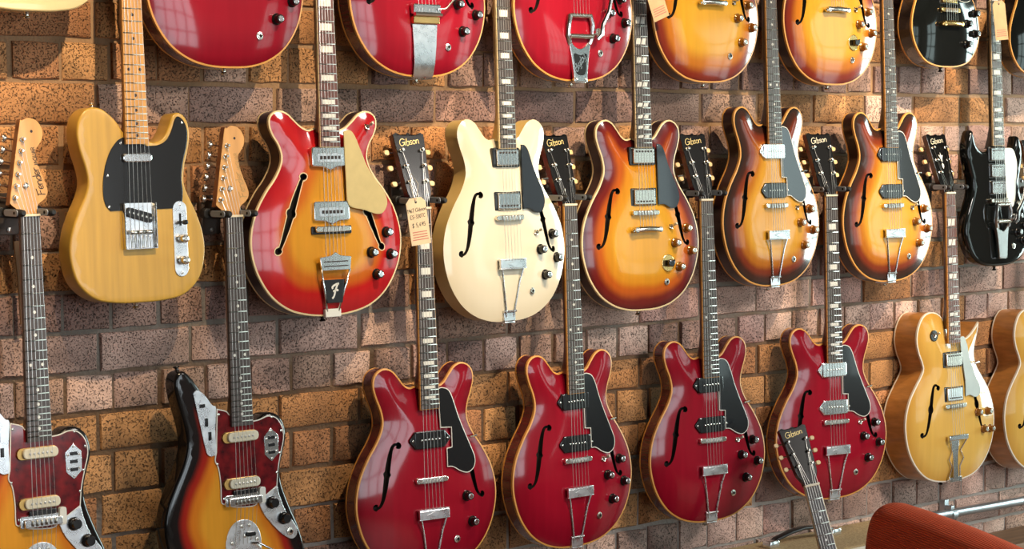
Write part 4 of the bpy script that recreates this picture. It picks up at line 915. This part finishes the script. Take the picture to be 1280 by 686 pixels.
def sg(M, label):
    root = start('double_horned_guitar', M, label, GROUP); L = 0.629; yb = 0.198; N = yb + L
    B = Body('sg', -0.010, 0.036, 0, 0.009); B.build(root, 'black_lacquer', 'black_lacquer')
    neck(root, N, L, 22, 'rosewood', 'binding_cream', 'black_lacquer', 'bound_block', heel=0.37, block_first=True)
    hs = headstock_gibson(root, N, 'black_lacquer', 'logo_gold', True)
    guard(root, [(38, 352, 1), (56, 356), (84, 352), (98, 330), (104, 300), (96, 250), (92, 214), (80, 182), (62, 178), (46, 190, 1)], -0.0075, 'white_plastic', 'white_plastic')
    for y in (0.338, 0.288, 0.238): humbucker(root, B, y, 'chrome', 'black_plastic')
    tunomatic(root, B, yb, 'nickel'); ty, tz = bigsby(root, B, 0.028, yb, 0.9, badge=False)
    strings(root, N, yb, hs, G_POSTS, ty, tz)
    for x, y in ((0.100, 0.150), (0.140, 0.120), (0.095, 0.100), (0.125, 0.075)): knob(root, B, x, y, 'witch')
    toggle(root, B, 0.105, 0.19); jack(root, B, 0.075, 0.058); strap_button(root, 0, 0, -0.03, m='black_plastic')
    return root
def lespaul(M, label):
    root = start('single_cut_guitar', M, label, GROUP); L = 0.629; yb = 0.165; N = yb + L
    B = Body('lp', -0.020, 0.050, 0.012); B.build(root, 'black_lacquer', 'brown_black_side', 'binding', 'binding')
    neck(root, N, L, 22, 'rosewood', 'binding', 'black_lacquer', 'bound_block', heel=0.40); hs = headstock_gibson(root, N, 'black_lacquer', 'logo_gold', True)
    for y in (0.309, 0.205): humbucker(root, B, y, 'gold_metal')
    tunomatic(root, B, yb, 'gold_metal'); tz = stoptail(root, B, yb - 0.04, 'gold_metal'); strings(root, N, yb, hs, G_POSTS, yb - 0.04, tz)
    guard(root, [(47, 334, 1), (62, 330), (78, 300), (100, 262), (110, 220), (100, 196), (76, 190), (47, 194, 1)], -0.004)
    for x, y in ((0.136, 0.160), (0.088, 0.128), (0.132, 0.100), (0.085, 0.068)): knob(root, B, x, y, 'witch')
    toggle(root, B, -0.09, 0.39); strap_button(root, 0, 0, -0.045, m='black_plastic')
    return root
def es175(M, label):
    root = start('archtop_guitar', M, label, GROUP); L = 0.629; yb = 0.225; N = yb + L
    h = f_hole(F_175); B = Body('es175', -0.024, 0.086, 0.016, 0, [h, [(-x, y) for x, y in h][::-1]])
    B.build(root, 'blonde', 'blonde_side', 'binding_white', 'binding_white')
    neck(root, N, L, 20, 'rosewood_red', 'binding', 'brown_neck', 'split', heel=0.47); hs = headstock_gibson(root, N, 'brown_neck', 'logo_cream', True)
    humbucker(root, B, yb + 0.138, 'nickel'); humbucker(root, B, yb + 0.035, 'chrome', flip=-1); tunomatic(root, B, yb, 'nickel', 0.098)
    MB().rbox((0, yb, -0.013), (0.14, 0.014, 0.007), 0.004, 0.002).build('bridge_base', 'brown_neck', root)
    guard(root, [(28, 426, 1), (48, 428), (62, 405), (74, 360), (96, 310), (118, 274), (116, 252), (96, 244), (70, 252), (50, 250, 1), (50, 296, 1)], -0.0035, 'clear_guard', 'clear_guard')
    bracket(root, B, 0.1, yb + 0.12, -0.005)
    ze = B.ztop + 0.004; zt = B.z(0, 0.13) + 0.012; o = MB().rbox((0, 0.132, zt), (0.088, 0.016, 0.009), 0.003, 0.003).build('tailpiece', 'chrome', root)
    MB().prism(mm([(-20, 124), (20, 124), (12, 80), (10, 40), (12, 4), (-12, 4), (-10, 40), (-12, 80)]), ze + 0.009, ze + 0.012, 0.001).build('center_plate', 'chrome', o)
    for s in (-1, 1): MB().tube([(s * 0.040, 0.126, zt), (s * 0.020, 0.092, ze + 0.014), (s * 0.034, 0.068, ze + 0.014), (s * 0.018, 0.045, ze + 0.012), (s * 0.026, 0.012, ze + 0.005)], 0.0024, 8).build('rod', 'nickel', o)
    MB().rbox((0, 0.006, ze + 0.006), (0.056, 0.014, 0.010), 0.002, 0.001).build('hinge_base', 'chrome', o)
    strings(root, N, yb, hs, G_POSTS, 0.134, zt + 0.004)
    for x, y in ((0.108, 0.197), (0.162, 0.196), (0.136, 0.144), (0.176, 0.142)): knob(root, B, x, y, 'gold')
    t = MB().lathe([(0.0165, -0.002), (0.0165, 0.0015), (0.015, 0.002)], (-0.080, 0.438, B.z(-0.08, 0.438)), 20).build('switch_washer', 'black_plastic', root)
    toggle(root, B, -0.080, 0.438, 'aged_white'); strap_button(root, 0, -0.01, -0.06, m='black_plastic')
    return root

# ------------------------------------------------------------------ the guitars on the wall
HUNG = []
def hung(root, N, who): HUNG.append((root, N, who)); return root
S = dict
# bottom row
hung(jaguar(place(-1.409, -0.150, 0.763), 'three-tone sunburst offset guitar with tortoiseshell pickguard, bottom row, cut off by the left edge'), 0.855, 'the sunburst offset guitar at the left edge')
hung(jaguar(place(-0.913, -0.150, 0.747), 'three-tone sunburst offset guitar with red tortoiseshell pickguard, hanging between butterscotch and red-burst guitars', logo='logo_faint'), 0.855, 'the second sunburst offset guitar from the left')
hung(es(place(-0.381, -0.149, 0.760, 4), 'cherry red semi-hollow guitar with a single black pickup and a price tag', top='cherry_bright', pickups='one_black', inlay='block'), 0.845, 'the cherry red guitar with the price tag')
hung(es(place(0.098, -0.149, 0.756, 1), 'cherry red semi-hollow guitar with two black pickups, hanging below between white and sunburst guitars'), 0.845, 'the cherry red guitar below the white one')
hung(es(place(0.595, -0.149, 0.756, 6), 'dark cherry semi-hollow guitar with two black pickups, third red one in the bottom row'), 0.845, 'the third cherry red guitar of the bottom row')
hung(es(place(1.109, -0.149, 0.756, 10), 'cherry red semi-hollow guitar with two chrome pickups, behind the free-standing headstock', pickups='chrome', inlay='block', logo='logo_cream'), 0.845, 'the cherry red guitar with chrome pickups')
hung(es175(place(1.673, -0.150, 0.742, 3), 'blonde deep-bodied archtop guitar with pointed cutaway and pale pickguard'), 0.854, 'the blonde archtop guitar')
hung(es175(place(2.169, -0.150, 0.723, 2), 'blonde archtop guitar cut off by the right edge of the picture'), 0.854, 'the blonde guitar at the right edge')
# middle row
hung(tele(place(-1.172, -0.147, 1.434), 'butterscotch solid guitar with black pickguard and maple neck'), 0.793, 'the butterscotch guitar')
hung(coronado(place(-0.669, -0.149, 1.377), 'red-to-amber sunburst hollow guitar with gold pickguard and cream-bound f-holes'), 0.840, 'the red sunburst hollow guitar')
hung(es(place(-0.132, -0.151, 1.331, -2), 'cream white semi-hollow guitar with black pickguard and chrome humbuckers', '335', 'cream_top', 'cream_side', 'hum', 'trapeze', inlay='block', bind=None, neckm='cream_side', guard_top='blue_black_guard', back_bind=None), 0.876, 'the cream white guitar')
hung(es(place(0.335, -0.151, 1.330, 3), 'iced-tea sunburst semi-hollow guitar with stop tailpiece and round selector plate, middle row', '335', 'iced_tea', 'burst_side', 'hum_nickel', 'stop', 'gold', 'split', neckm='brown_neck', guard_top='blue_black_guard', varitone=True, bind='binding_cream'), 0.876, 'the sunburst guitar beside the white one')
hung(es(place(0.848, -0.149, 1.366, -1), 'dark sunburst semi-hollow guitar with chrome neck pickup and black bridge pickup', '330', 'tobacco', 'burst_side', 'chrome_neck', 'trapeze', 'gold', 'dot', neckm='brown_neck', guard_top='blue_black_guard'), 0.845, 'the dark sunburst guitar with a chrome neck pickup')
hung(es(place(1.360, -0.149, 1.353, 1), 'dark sunburst semi-hollow guitar with two black pickups, left of the black three-pickup guitar', '330', 'tobacco', 'burst_side', 'two_black', 'trapeze', 'gold', 'dot', neckm='brown_neck'), 0.845, 'the dark sunburst guitar with black pickups')
hung(sg(place(1.884, -0.148, 1.373), 'black double-horned solid guitar with three chrome pickups and white pickguard'), 0.827, 'the black three-pickup guitar')
# top row (only the lower bodies show)
hung(tele(place(-1.417, -0.147, 2.022), 'pale cream solid guitar body peeking in at the top left corner', 'pale_cream', 'pale_cream', black_guard=False), 0.793, 'the pale cream guitar in the top left corner')
hung(es(place(-0.939, -0.151, 1.920), 'cherry red semi-hollow guitar without visible tailpiece, leftmost red one of the top row', '335', 'cherry_bright', 'cherry_side', 'hum', 'stop', inlay='block'), 0.876, 'the leftmost red guitar of the top row')
hung(es(place(-0.403, -0.151, 1.909), 'cherry red semi-hollow guitar with long polished chrome vibrato plate, top row', '335', 'cherry_bright', 'cherry_side', 'hum', 'vibrola', inlay='block'), 0.876, 'the red guitar with a long vibrato plate')
hung(es(place(0.096, -0.151, 1.906), 'cherry red semi-hollow guitar with horseshoe vibrato and black badge, top row', '335', 'cherry_bright', 'cherry_side', 'hum', 'bigsby', inlay='block'), 0.876, 'the red guitar with a badge vibrato')
hung(es(place(0.578, -0.151, 1.909), 'amber sunburst semi-hollow guitar with gold knobs, left of the two in the top row', '335', 'amber_burst', 'burst_side', 'hum_nickel', 'stop', 'gold', 'block', neckm='brown_neck', hw='nickel'), 0.876, 'the left amber sunburst guitar of the top row')
hung(es(place(1.089, -0.151, 1.909), 'amber sunburst semi-hollow guitar with round selector plate, right of the two in the top row', '335', 'amber_burst', 'burst_side', 'hum_nickel', 'stop', 'gold', 'block', neckm='brown_neck', hw='nickel', varitone=True), 0.876, 'the right amber sunburst guitar of the top row')
hung(lespaul(place(1.620, -0.147, 1.967), 'glossy black single-cut guitar with gold bridge, whole lower body in view in the top row'), 0.794, 'the black single-cut guitar of the top row')
hung(lespaul(place(2.109, -0.147, 1.946), 'glossy black single-cut guitar cut off by the top right corner'), 0.794, 'the black guitar in the top right corner')

# ------------------------------------------------------------------ hangers
bpy.context.view_layer.update()
def hanger(root, N, who):
    p = root.matrix_world @ Vector((0, N + (0.008 if len([c for c in root.children if c.name.startswith('headstock') and len(c.children) and c.rotation_euler.x > -0.1]) else 0.020), 0)); yaw = root.matrix_world.to_euler().z
    dep = -p.y; fen = bool([c for c in root.children if c.name.startswith('headstock') and c.rotation_euler.x > -0.1]); sp = 0.034 if fen else 0.040
    o = empty('guitar_hanger', (p.x, 0, p.z)); tag(o, 'black rubber-armed wall hanger holding ' + who, 'hanger', 'wall hangers')
    T = Matrix.Rotation(R(90), 4, 'X')        # local: x right, y up, z out of the wall
    zx, zy = root.matrix_world[0][2], root.matrix_world[1][2]
    TY = T @ Matrix.Translation((0, 0, dep)) @ Matrix.Rotation(-math.atan2(-zx, -zy), 4, 'Y') @ Matrix.Translation((0, 0, -dep))   # the yoke swivels with its guitar
    def bld(mb, name, m): return mb.xf(TY if name in ('yoke', 'arm') else T).build(name, m, o)
    pl = bld(MB().rbox((0, -0.006, 0.014), (0.050, 0.085, 0.012), 0.006, 0.002), 'wall_plate', 'hanger_plate')
    mb = MB()
    for y in (0.026, -0.038): mb.lathe([(0.005, 0), (0.005, 0.002), (0.002, 0.003)], (0, y, 0.020), 10)
    mb.xf(T).build('screws', 'steel', pl)
    bld(MB().cyl((0, -0.004, 0.018), (0, -0.004, dep - 0.050), 0.010, 12), 'stem', 'rubber')
    bld(MB().rbox((0, 0, dep - 0.046), (0.104, 0.022, 0.018), 0.008, 0.003), 'yoke', 'rubber')
    for s in (-1, 1):
        mb = MB(); q = [(dep - 0.052, .008), (dep - 0.03, .0085), (dep + 0.020, .0085), (dep + 0.030, .0075), (dep + 0.0335, .004)]
        mb.rings([[(s * sp + x * r * 1.0, y * r * 0.92, z) for x, y in circle((0, 0), 1, 12)] for z, r in q])
        a = bld(mb, 'arm', 'rubber')
        mb = MB(); pts = rrect(0.052, 0.0135, 0.0065, 4)
        mb.prism([(x + dep - 0.0, y) for x, y in pts], 0, 0.0016, 0.0006); mb.V = [(s * sp - 0.0085 - v[2], v[1], v[0]) for v in mb.V]; mb.F = [f[::-1] for f in mb.F]
        mb.xf(TY).build('pad', 'rubber_pad', a)
        mb = MB().prism([(x + dep + 0.014, y) for x, y in circle((0, 0), 0.0032, 10)], 0.0016, 0.0022); mb.V = [(s * sp - 0.0085 - v[2], v[1], v[0]) for v in mb.V]
        mb.xf(TY).build('pad_hole', 'hole_shade', a)
    return o
for r_, N_, w_ in HUNG: hanger(r_, N_, w_)

# ------------------------------------------------------------------ price tags
def price_tag(M, w_, h, label, lines, m, stamp=True, hand=0.0085):
    o = empty('price_tag', M=M); tag(o, label, 'tag', 'price tags')
    c = 0.011; pg = [(-w_ / 2, -h), (w_ / 2, -h), (w_ / 2, -c), (w_ / 2 - c, 0), (-w_ / 2 + c, 0), (-w_ / 2, -c)]
    card = MB().prism(pg, 0, 0.0006).build('card', m, o)
    MB().lathe([(0.0032, 0.0006), (0.0032, 0.0009)], (0, -0.010, 0), 10).build('eyelet', 'dot_dark', card)
    for i, (t, y, hh) in enumerate(lines):
        a = lettering(t, hh, 0.0011, 0.12, 0.95).build('handwriting', 'ink', card); a.location = (0, y, 0.0006); a.rotation_euler = (0, 0, R(3))
    if stamp:
        mb = MB()
        for k in range(4): mb.box((0, -h + 0.012 + k * 0.0058, 0.0007), (w_ * (0.74 if k else 0.8), 0.0022, 0.0003))
        mb.build('stamped_lines', 'ink_red', card)
    MB().tube([(0, -0.010, 0.001), (-0.006, 0.006, 0.003), (-0.010, 0.030, 0.002), (0.002, 0.056, -0.004), (0.014, 0.030, 0.001), (0.005, 0.006, 0.002), (0, -0.010, 0.0012)], 0.0006, 5).build('string', 'thread', o)
    return o
price_tag(place(-0.4285, -0.134, 1.632, 4, 5, 6), 0.056, 0.108, 'pale paper price tag with handwriting on the neck of the cherry red guitar', [('1967 Gibson', -0.032, 0.0082), ('ES-330TC', -0.047, 0.0082), ('$ 5,495', -0.067, 0.0095)], 'kraft_pale')
price_tag(place(0.328, -0.152, 2.165, 3, 4, 20), 0.056, 0.108, 'brown paper price tag across the neck at the top, beside the amber sunburst guitar', [], 'kraft')
price_tag(place(1.853, -0.140, 2.168, 10, 4, 5), 0.052, 0.118, 'brown paper price tag on the neck of the black three-pickup guitar', [], 'kraft')
# an empty strap end hanging at the far left
st = MB(); st.prism(mm([(-9, 0), (9, 0), (11, -80), (8, -170), (-8, -170), (-7, -80)]), 0, 0.003, 0.001)
P('strap_leather', (0.36, 0.20, 0.08), 0.6, var=0.1)
so = st.build('strap', 'strap_leather'); so.matrix_world = place(-1.398, -0.034, 1.565, 0, 0, 4); tag(so, 'tan strip of strap hanging on the bricks at the far left edge', 'strap')

# ------------------------------------------------------------------ conduit rail
P('galvanised', (0.50, 0.54, 0.58), 0.34, 0.9, var=0.08, vscale=30)
pr = empty('metal_rail', (1.45, -0.045, 0.616)); tag(pr, 'grey metal rail pipe fixed along the brick wall at lower right', 'pipe')
MB().tube([(0, 0, 0.010), (0.5, 0, 0.0), (1.6, 0, -0.02)], 0.0135, 16).build('pipe', 'galvanised', pr)
for x in (0.34, 1.2):
    mb = MB(); mb.box((x, 0.030, 0.018), (0.020, 0.020, 0.046), 0.002); mb.tube([(x - 0.011, 0, 0.002 - x * 0.01), (x + 0.011, 0, 0.002 - x * 0.01)], 0.0165, 16); mb.box((x, 0.012, 0.020), (0.016, 0.03, 0.012), 0.002)
    mb.build('clamp', 'galvanised', pr)

# ------------------------------------------------------------------ amplifier, cabinet
P('tweed', (0.56, 0.42, 0.22), 0.85, col2=(0.34, 0.23, 0.11), vscale=170, bump=0.5)
P('tweed_edge', (0.60, 0.55, 0.45), 0.8, var=0.1)
P('leather_black', (0.012, 0.012, 0.013), 0.35, coat=0.3)
P('grille', (0.10, 0.07, 0.05), 0.8, col2=(0.22, 0.16, 0.10), vscale=300)
am = empty('amplifier', (1.095, -0.125, 0)); tag(am, 'tan tweed-covered amplifier with a black top handle against the wall', 'amplifier')
mb = MB(); mb.rbox((0, 0, 0.332), (0.67, 0.235, 0.615), 0.012, 0.010); mb.build('cabinet', 'tweed', am)
MB().rbox((0, -0.119, 0.30), (0.58, 0.008, 0.46), 0.01, 0.002).xf(Matrix.Identity(4)).build('speaker_grille', 'grille', am)
MB().box((0, -0.1185, 0.628), (0.66, 0.006, 0.020), 0.002).build('front_edge', 'tweed_edge', am)
for x in (-0.30, 0.30):
    for y in (-0.09, 0.09): MB().lathe([(0.014, 0), (0.018, 0.006), (0.018, 0.0265)], (x, y, 0), 12).build('foot', 'rubber', am)
hd = MB(); pts = [(-0.21, 0.04, 0.646), (-0.18, 0.04, 0.660), (-0.115, 0.04, 0.672), (-0.065, 0.04, 0.676), (-0.015, 0.04, 0.672), (0.05, 0.04, 0.660), (0.08, 0.04, 0.646)]
sec = [(x, y) for x, y in rrect(0.024, 0.009, 0.004, 3)]
hd.rings([[(p[0], p[1] + a, p[2] + b) for a, b in sec] for p in pts]); h_ = hd.build('handle', 'leather_black', am)
for x in (-0.20, 0.07): MB().rbox((x, 0.04, 0.650), (0.040, 0.030, 0.018), 0.004, 0.004).build('end_cap', 'chrome', h_)
P('worn_wood', (0.20, 0.11, 0.055), 0.6, var=0.3, stretch=(1, 14, 4), vscale=5)
cb = empty('wooden_cabinet', (2.28, -0.10, 0)); tag(cb, 'low brown wooden cabinet top in the bottom right corner', 'cabinet')
MB().box((0, 0, 0.25), (0.80, 0.15, 0.50), 0.003).build('carcass', 'tweed_edge', cb)
MB().box((0, 0, 0.512), (0.84, 0.165, 0.024), 0.003).build('top', 'worn_wood', cb)

# ------------------------------------------------------------------ corduroy chair
m_, nt_, b_ = mat('corduroy')
tc = nt_.nodes.new('ShaderNodeTexCoord'); wv = nt_.nodes.new('ShaderNodeTexWave'); wv.bands_direction = 'X'; wv.inputs['Scale'].default_value = 62; wv.inputs['Distortion'].default_value = 0.4
uvm = nt_.nodes.new('ShaderNodeAttribute'); uvm.attribute_name = 'rib'; cmb = nt_.nodes.new('ShaderNodeCombineXYZ'); nt_.links.new(uvm.outputs['Fac'], cmb.inputs[0]); nt_.links.new(cmb.outputs[0], wv.inputs['Vector'])
rp = nt_.nodes.new('ShaderNodeValToRGB'); rp.color_ramp.elements[0].color = (0.55, 0.045, 0.012, 1); rp.color_ramp.elements[1].color = (0.90, 0.115, 0.028, 1)
nt_.links.new(wv.outputs['Fac'], rp.inputs[0]); nt_.links.new(rp.outputs[0], b_.inputs['Base Color']); b_.inputs['Roughness'].default_value = 0.8
b_.inputs['Sheen Weight'].default_value = 0.6; b_.inputs['Sheen Tint'].default_value = (1.0, 0.35, 0.2, 1); b_.inputs['Sheen Roughness'].default_value = 0.4
bp_ = nt_.nodes.new('ShaderNodeBump'); bp_.inputs['Strength'].default_value = 0.8; bp_.inputs['Distance'].default_value = 0.002; nt_.links.new(wv.outputs['Fac'], bp_.inputs['Height']); nt_.links.new(bp_.outputs[0], b_.inputs['Normal'])
P('chair_leg', (0.04, 0.03, 0.025), 0.4, 0.3)
def padded(name, parent, L, sec, bul=0.05, end=0.05):
    """a stuffed roll: section (list of (a, z)) swept along x from 0 to L with rounded ends; rib coordinate runs round the section"""
    n = 26; V = []; F = []; rib = []; sec = spline(sec, 6); ns = len(sec); c = np.mean(sec, axis=0)
    s = np.r_[0, np.cumsum(np.linalg.norm(np.diff(np.array(sec), axis=0), axis=1))]
    for k in range(n + 1):
        x = L * k / n; e = min(x, L - x); q = 1 if e > end else math.sqrt(max(1 - ((end - e) / end) ** 2, 0)) * 0.55 + 0.45
        b = 1 + bul * math.sin(math.pi * k / n)
        for (a, z), t in zip(sec, s): V.append((x, c[0] + (a - c[0]) * q * b, c[1] + (z - c[1]) * (q * 0.45 + 0.55) * b)); rib.append(t)
    for k in range(n):
        for i in range(ns): F.append((k * ns + i, k * ns + (i + 1) % ns, (k + 1) * ns + (i + 1) % ns, (k + 1) * ns + i))
    F.append(tuple(range(ns))); F.append(tuple(range(n * ns, (n + 1) * ns))[::-1])
    o = mesh_obj(name, V, [f[::-1] for f in F], ['corduroy'], parent, sharp=60)
    a = o.data.attributes.new('rib', 'FLOAT', 'POINT'); a.data.foreach_set('value', rib); return o
chr_ = empty('corduroy_chair', (0.645, -0.62, 0)); chr_.rotation_euler = (0, 0, math.atan2(-0.88, -0.475)); tag(chr_, 'rust-red ribbed corduroy chair back in the lower right corner', 'chair')
padded('backrest', chr_, 0.80, [(0.00, 0.52), (-0.03, 0.62), (-0.035, 0.74), (-0.015, 0.838), (0.045, 0.868), (0.105, 0.838), (0.135, 0.765), (0.12, 0.715), (0.145, 0.66), (0.15, 0.58), (0.14, 0.52), (0.07, 0.50)])
padded('seat', chr_, 0.80, [(0.10, 0.36), (0.10, 0.46), (0.18, 0.50), (0.50, 0.50), (0.60, 0.46), (0.60, 0.36), (0.35, 0.33)], 0.02)
for x in (0.06, 0.74):
    for y in (0.04, 0.54): MB().cyl((x, y, 0), (x, y, 0.56 if y < 0.1 else 0.38), 0.016, 10, 0, 0.022).build('leg', 'chair_leg', chr_)

# ------------------------------------------------------------------ guitar standing in front
def fg():
    yaw, lean, roll = 25, 16, 9
    M = place(0, 0, 0, yaw, lean, roll); nut = M @ Vector((0, 0.876, 0)); p = Vector((0.7356, -0.356, 0.8615)) - nut
    return es(place(p.x, p.y, p.z, yaw, lean, roll), 'free-standing guitar with black headstock and cream tuner buttons in front of the wall', '335', 'iced_tea', 'burst_side', 'hum', 'stop', bind='binding_cream', neckm='brown_neck', inlay='dot', name='standing_guitar', group=None, board='rosewood', tilt=9, hs_scale=0.89)
fg()
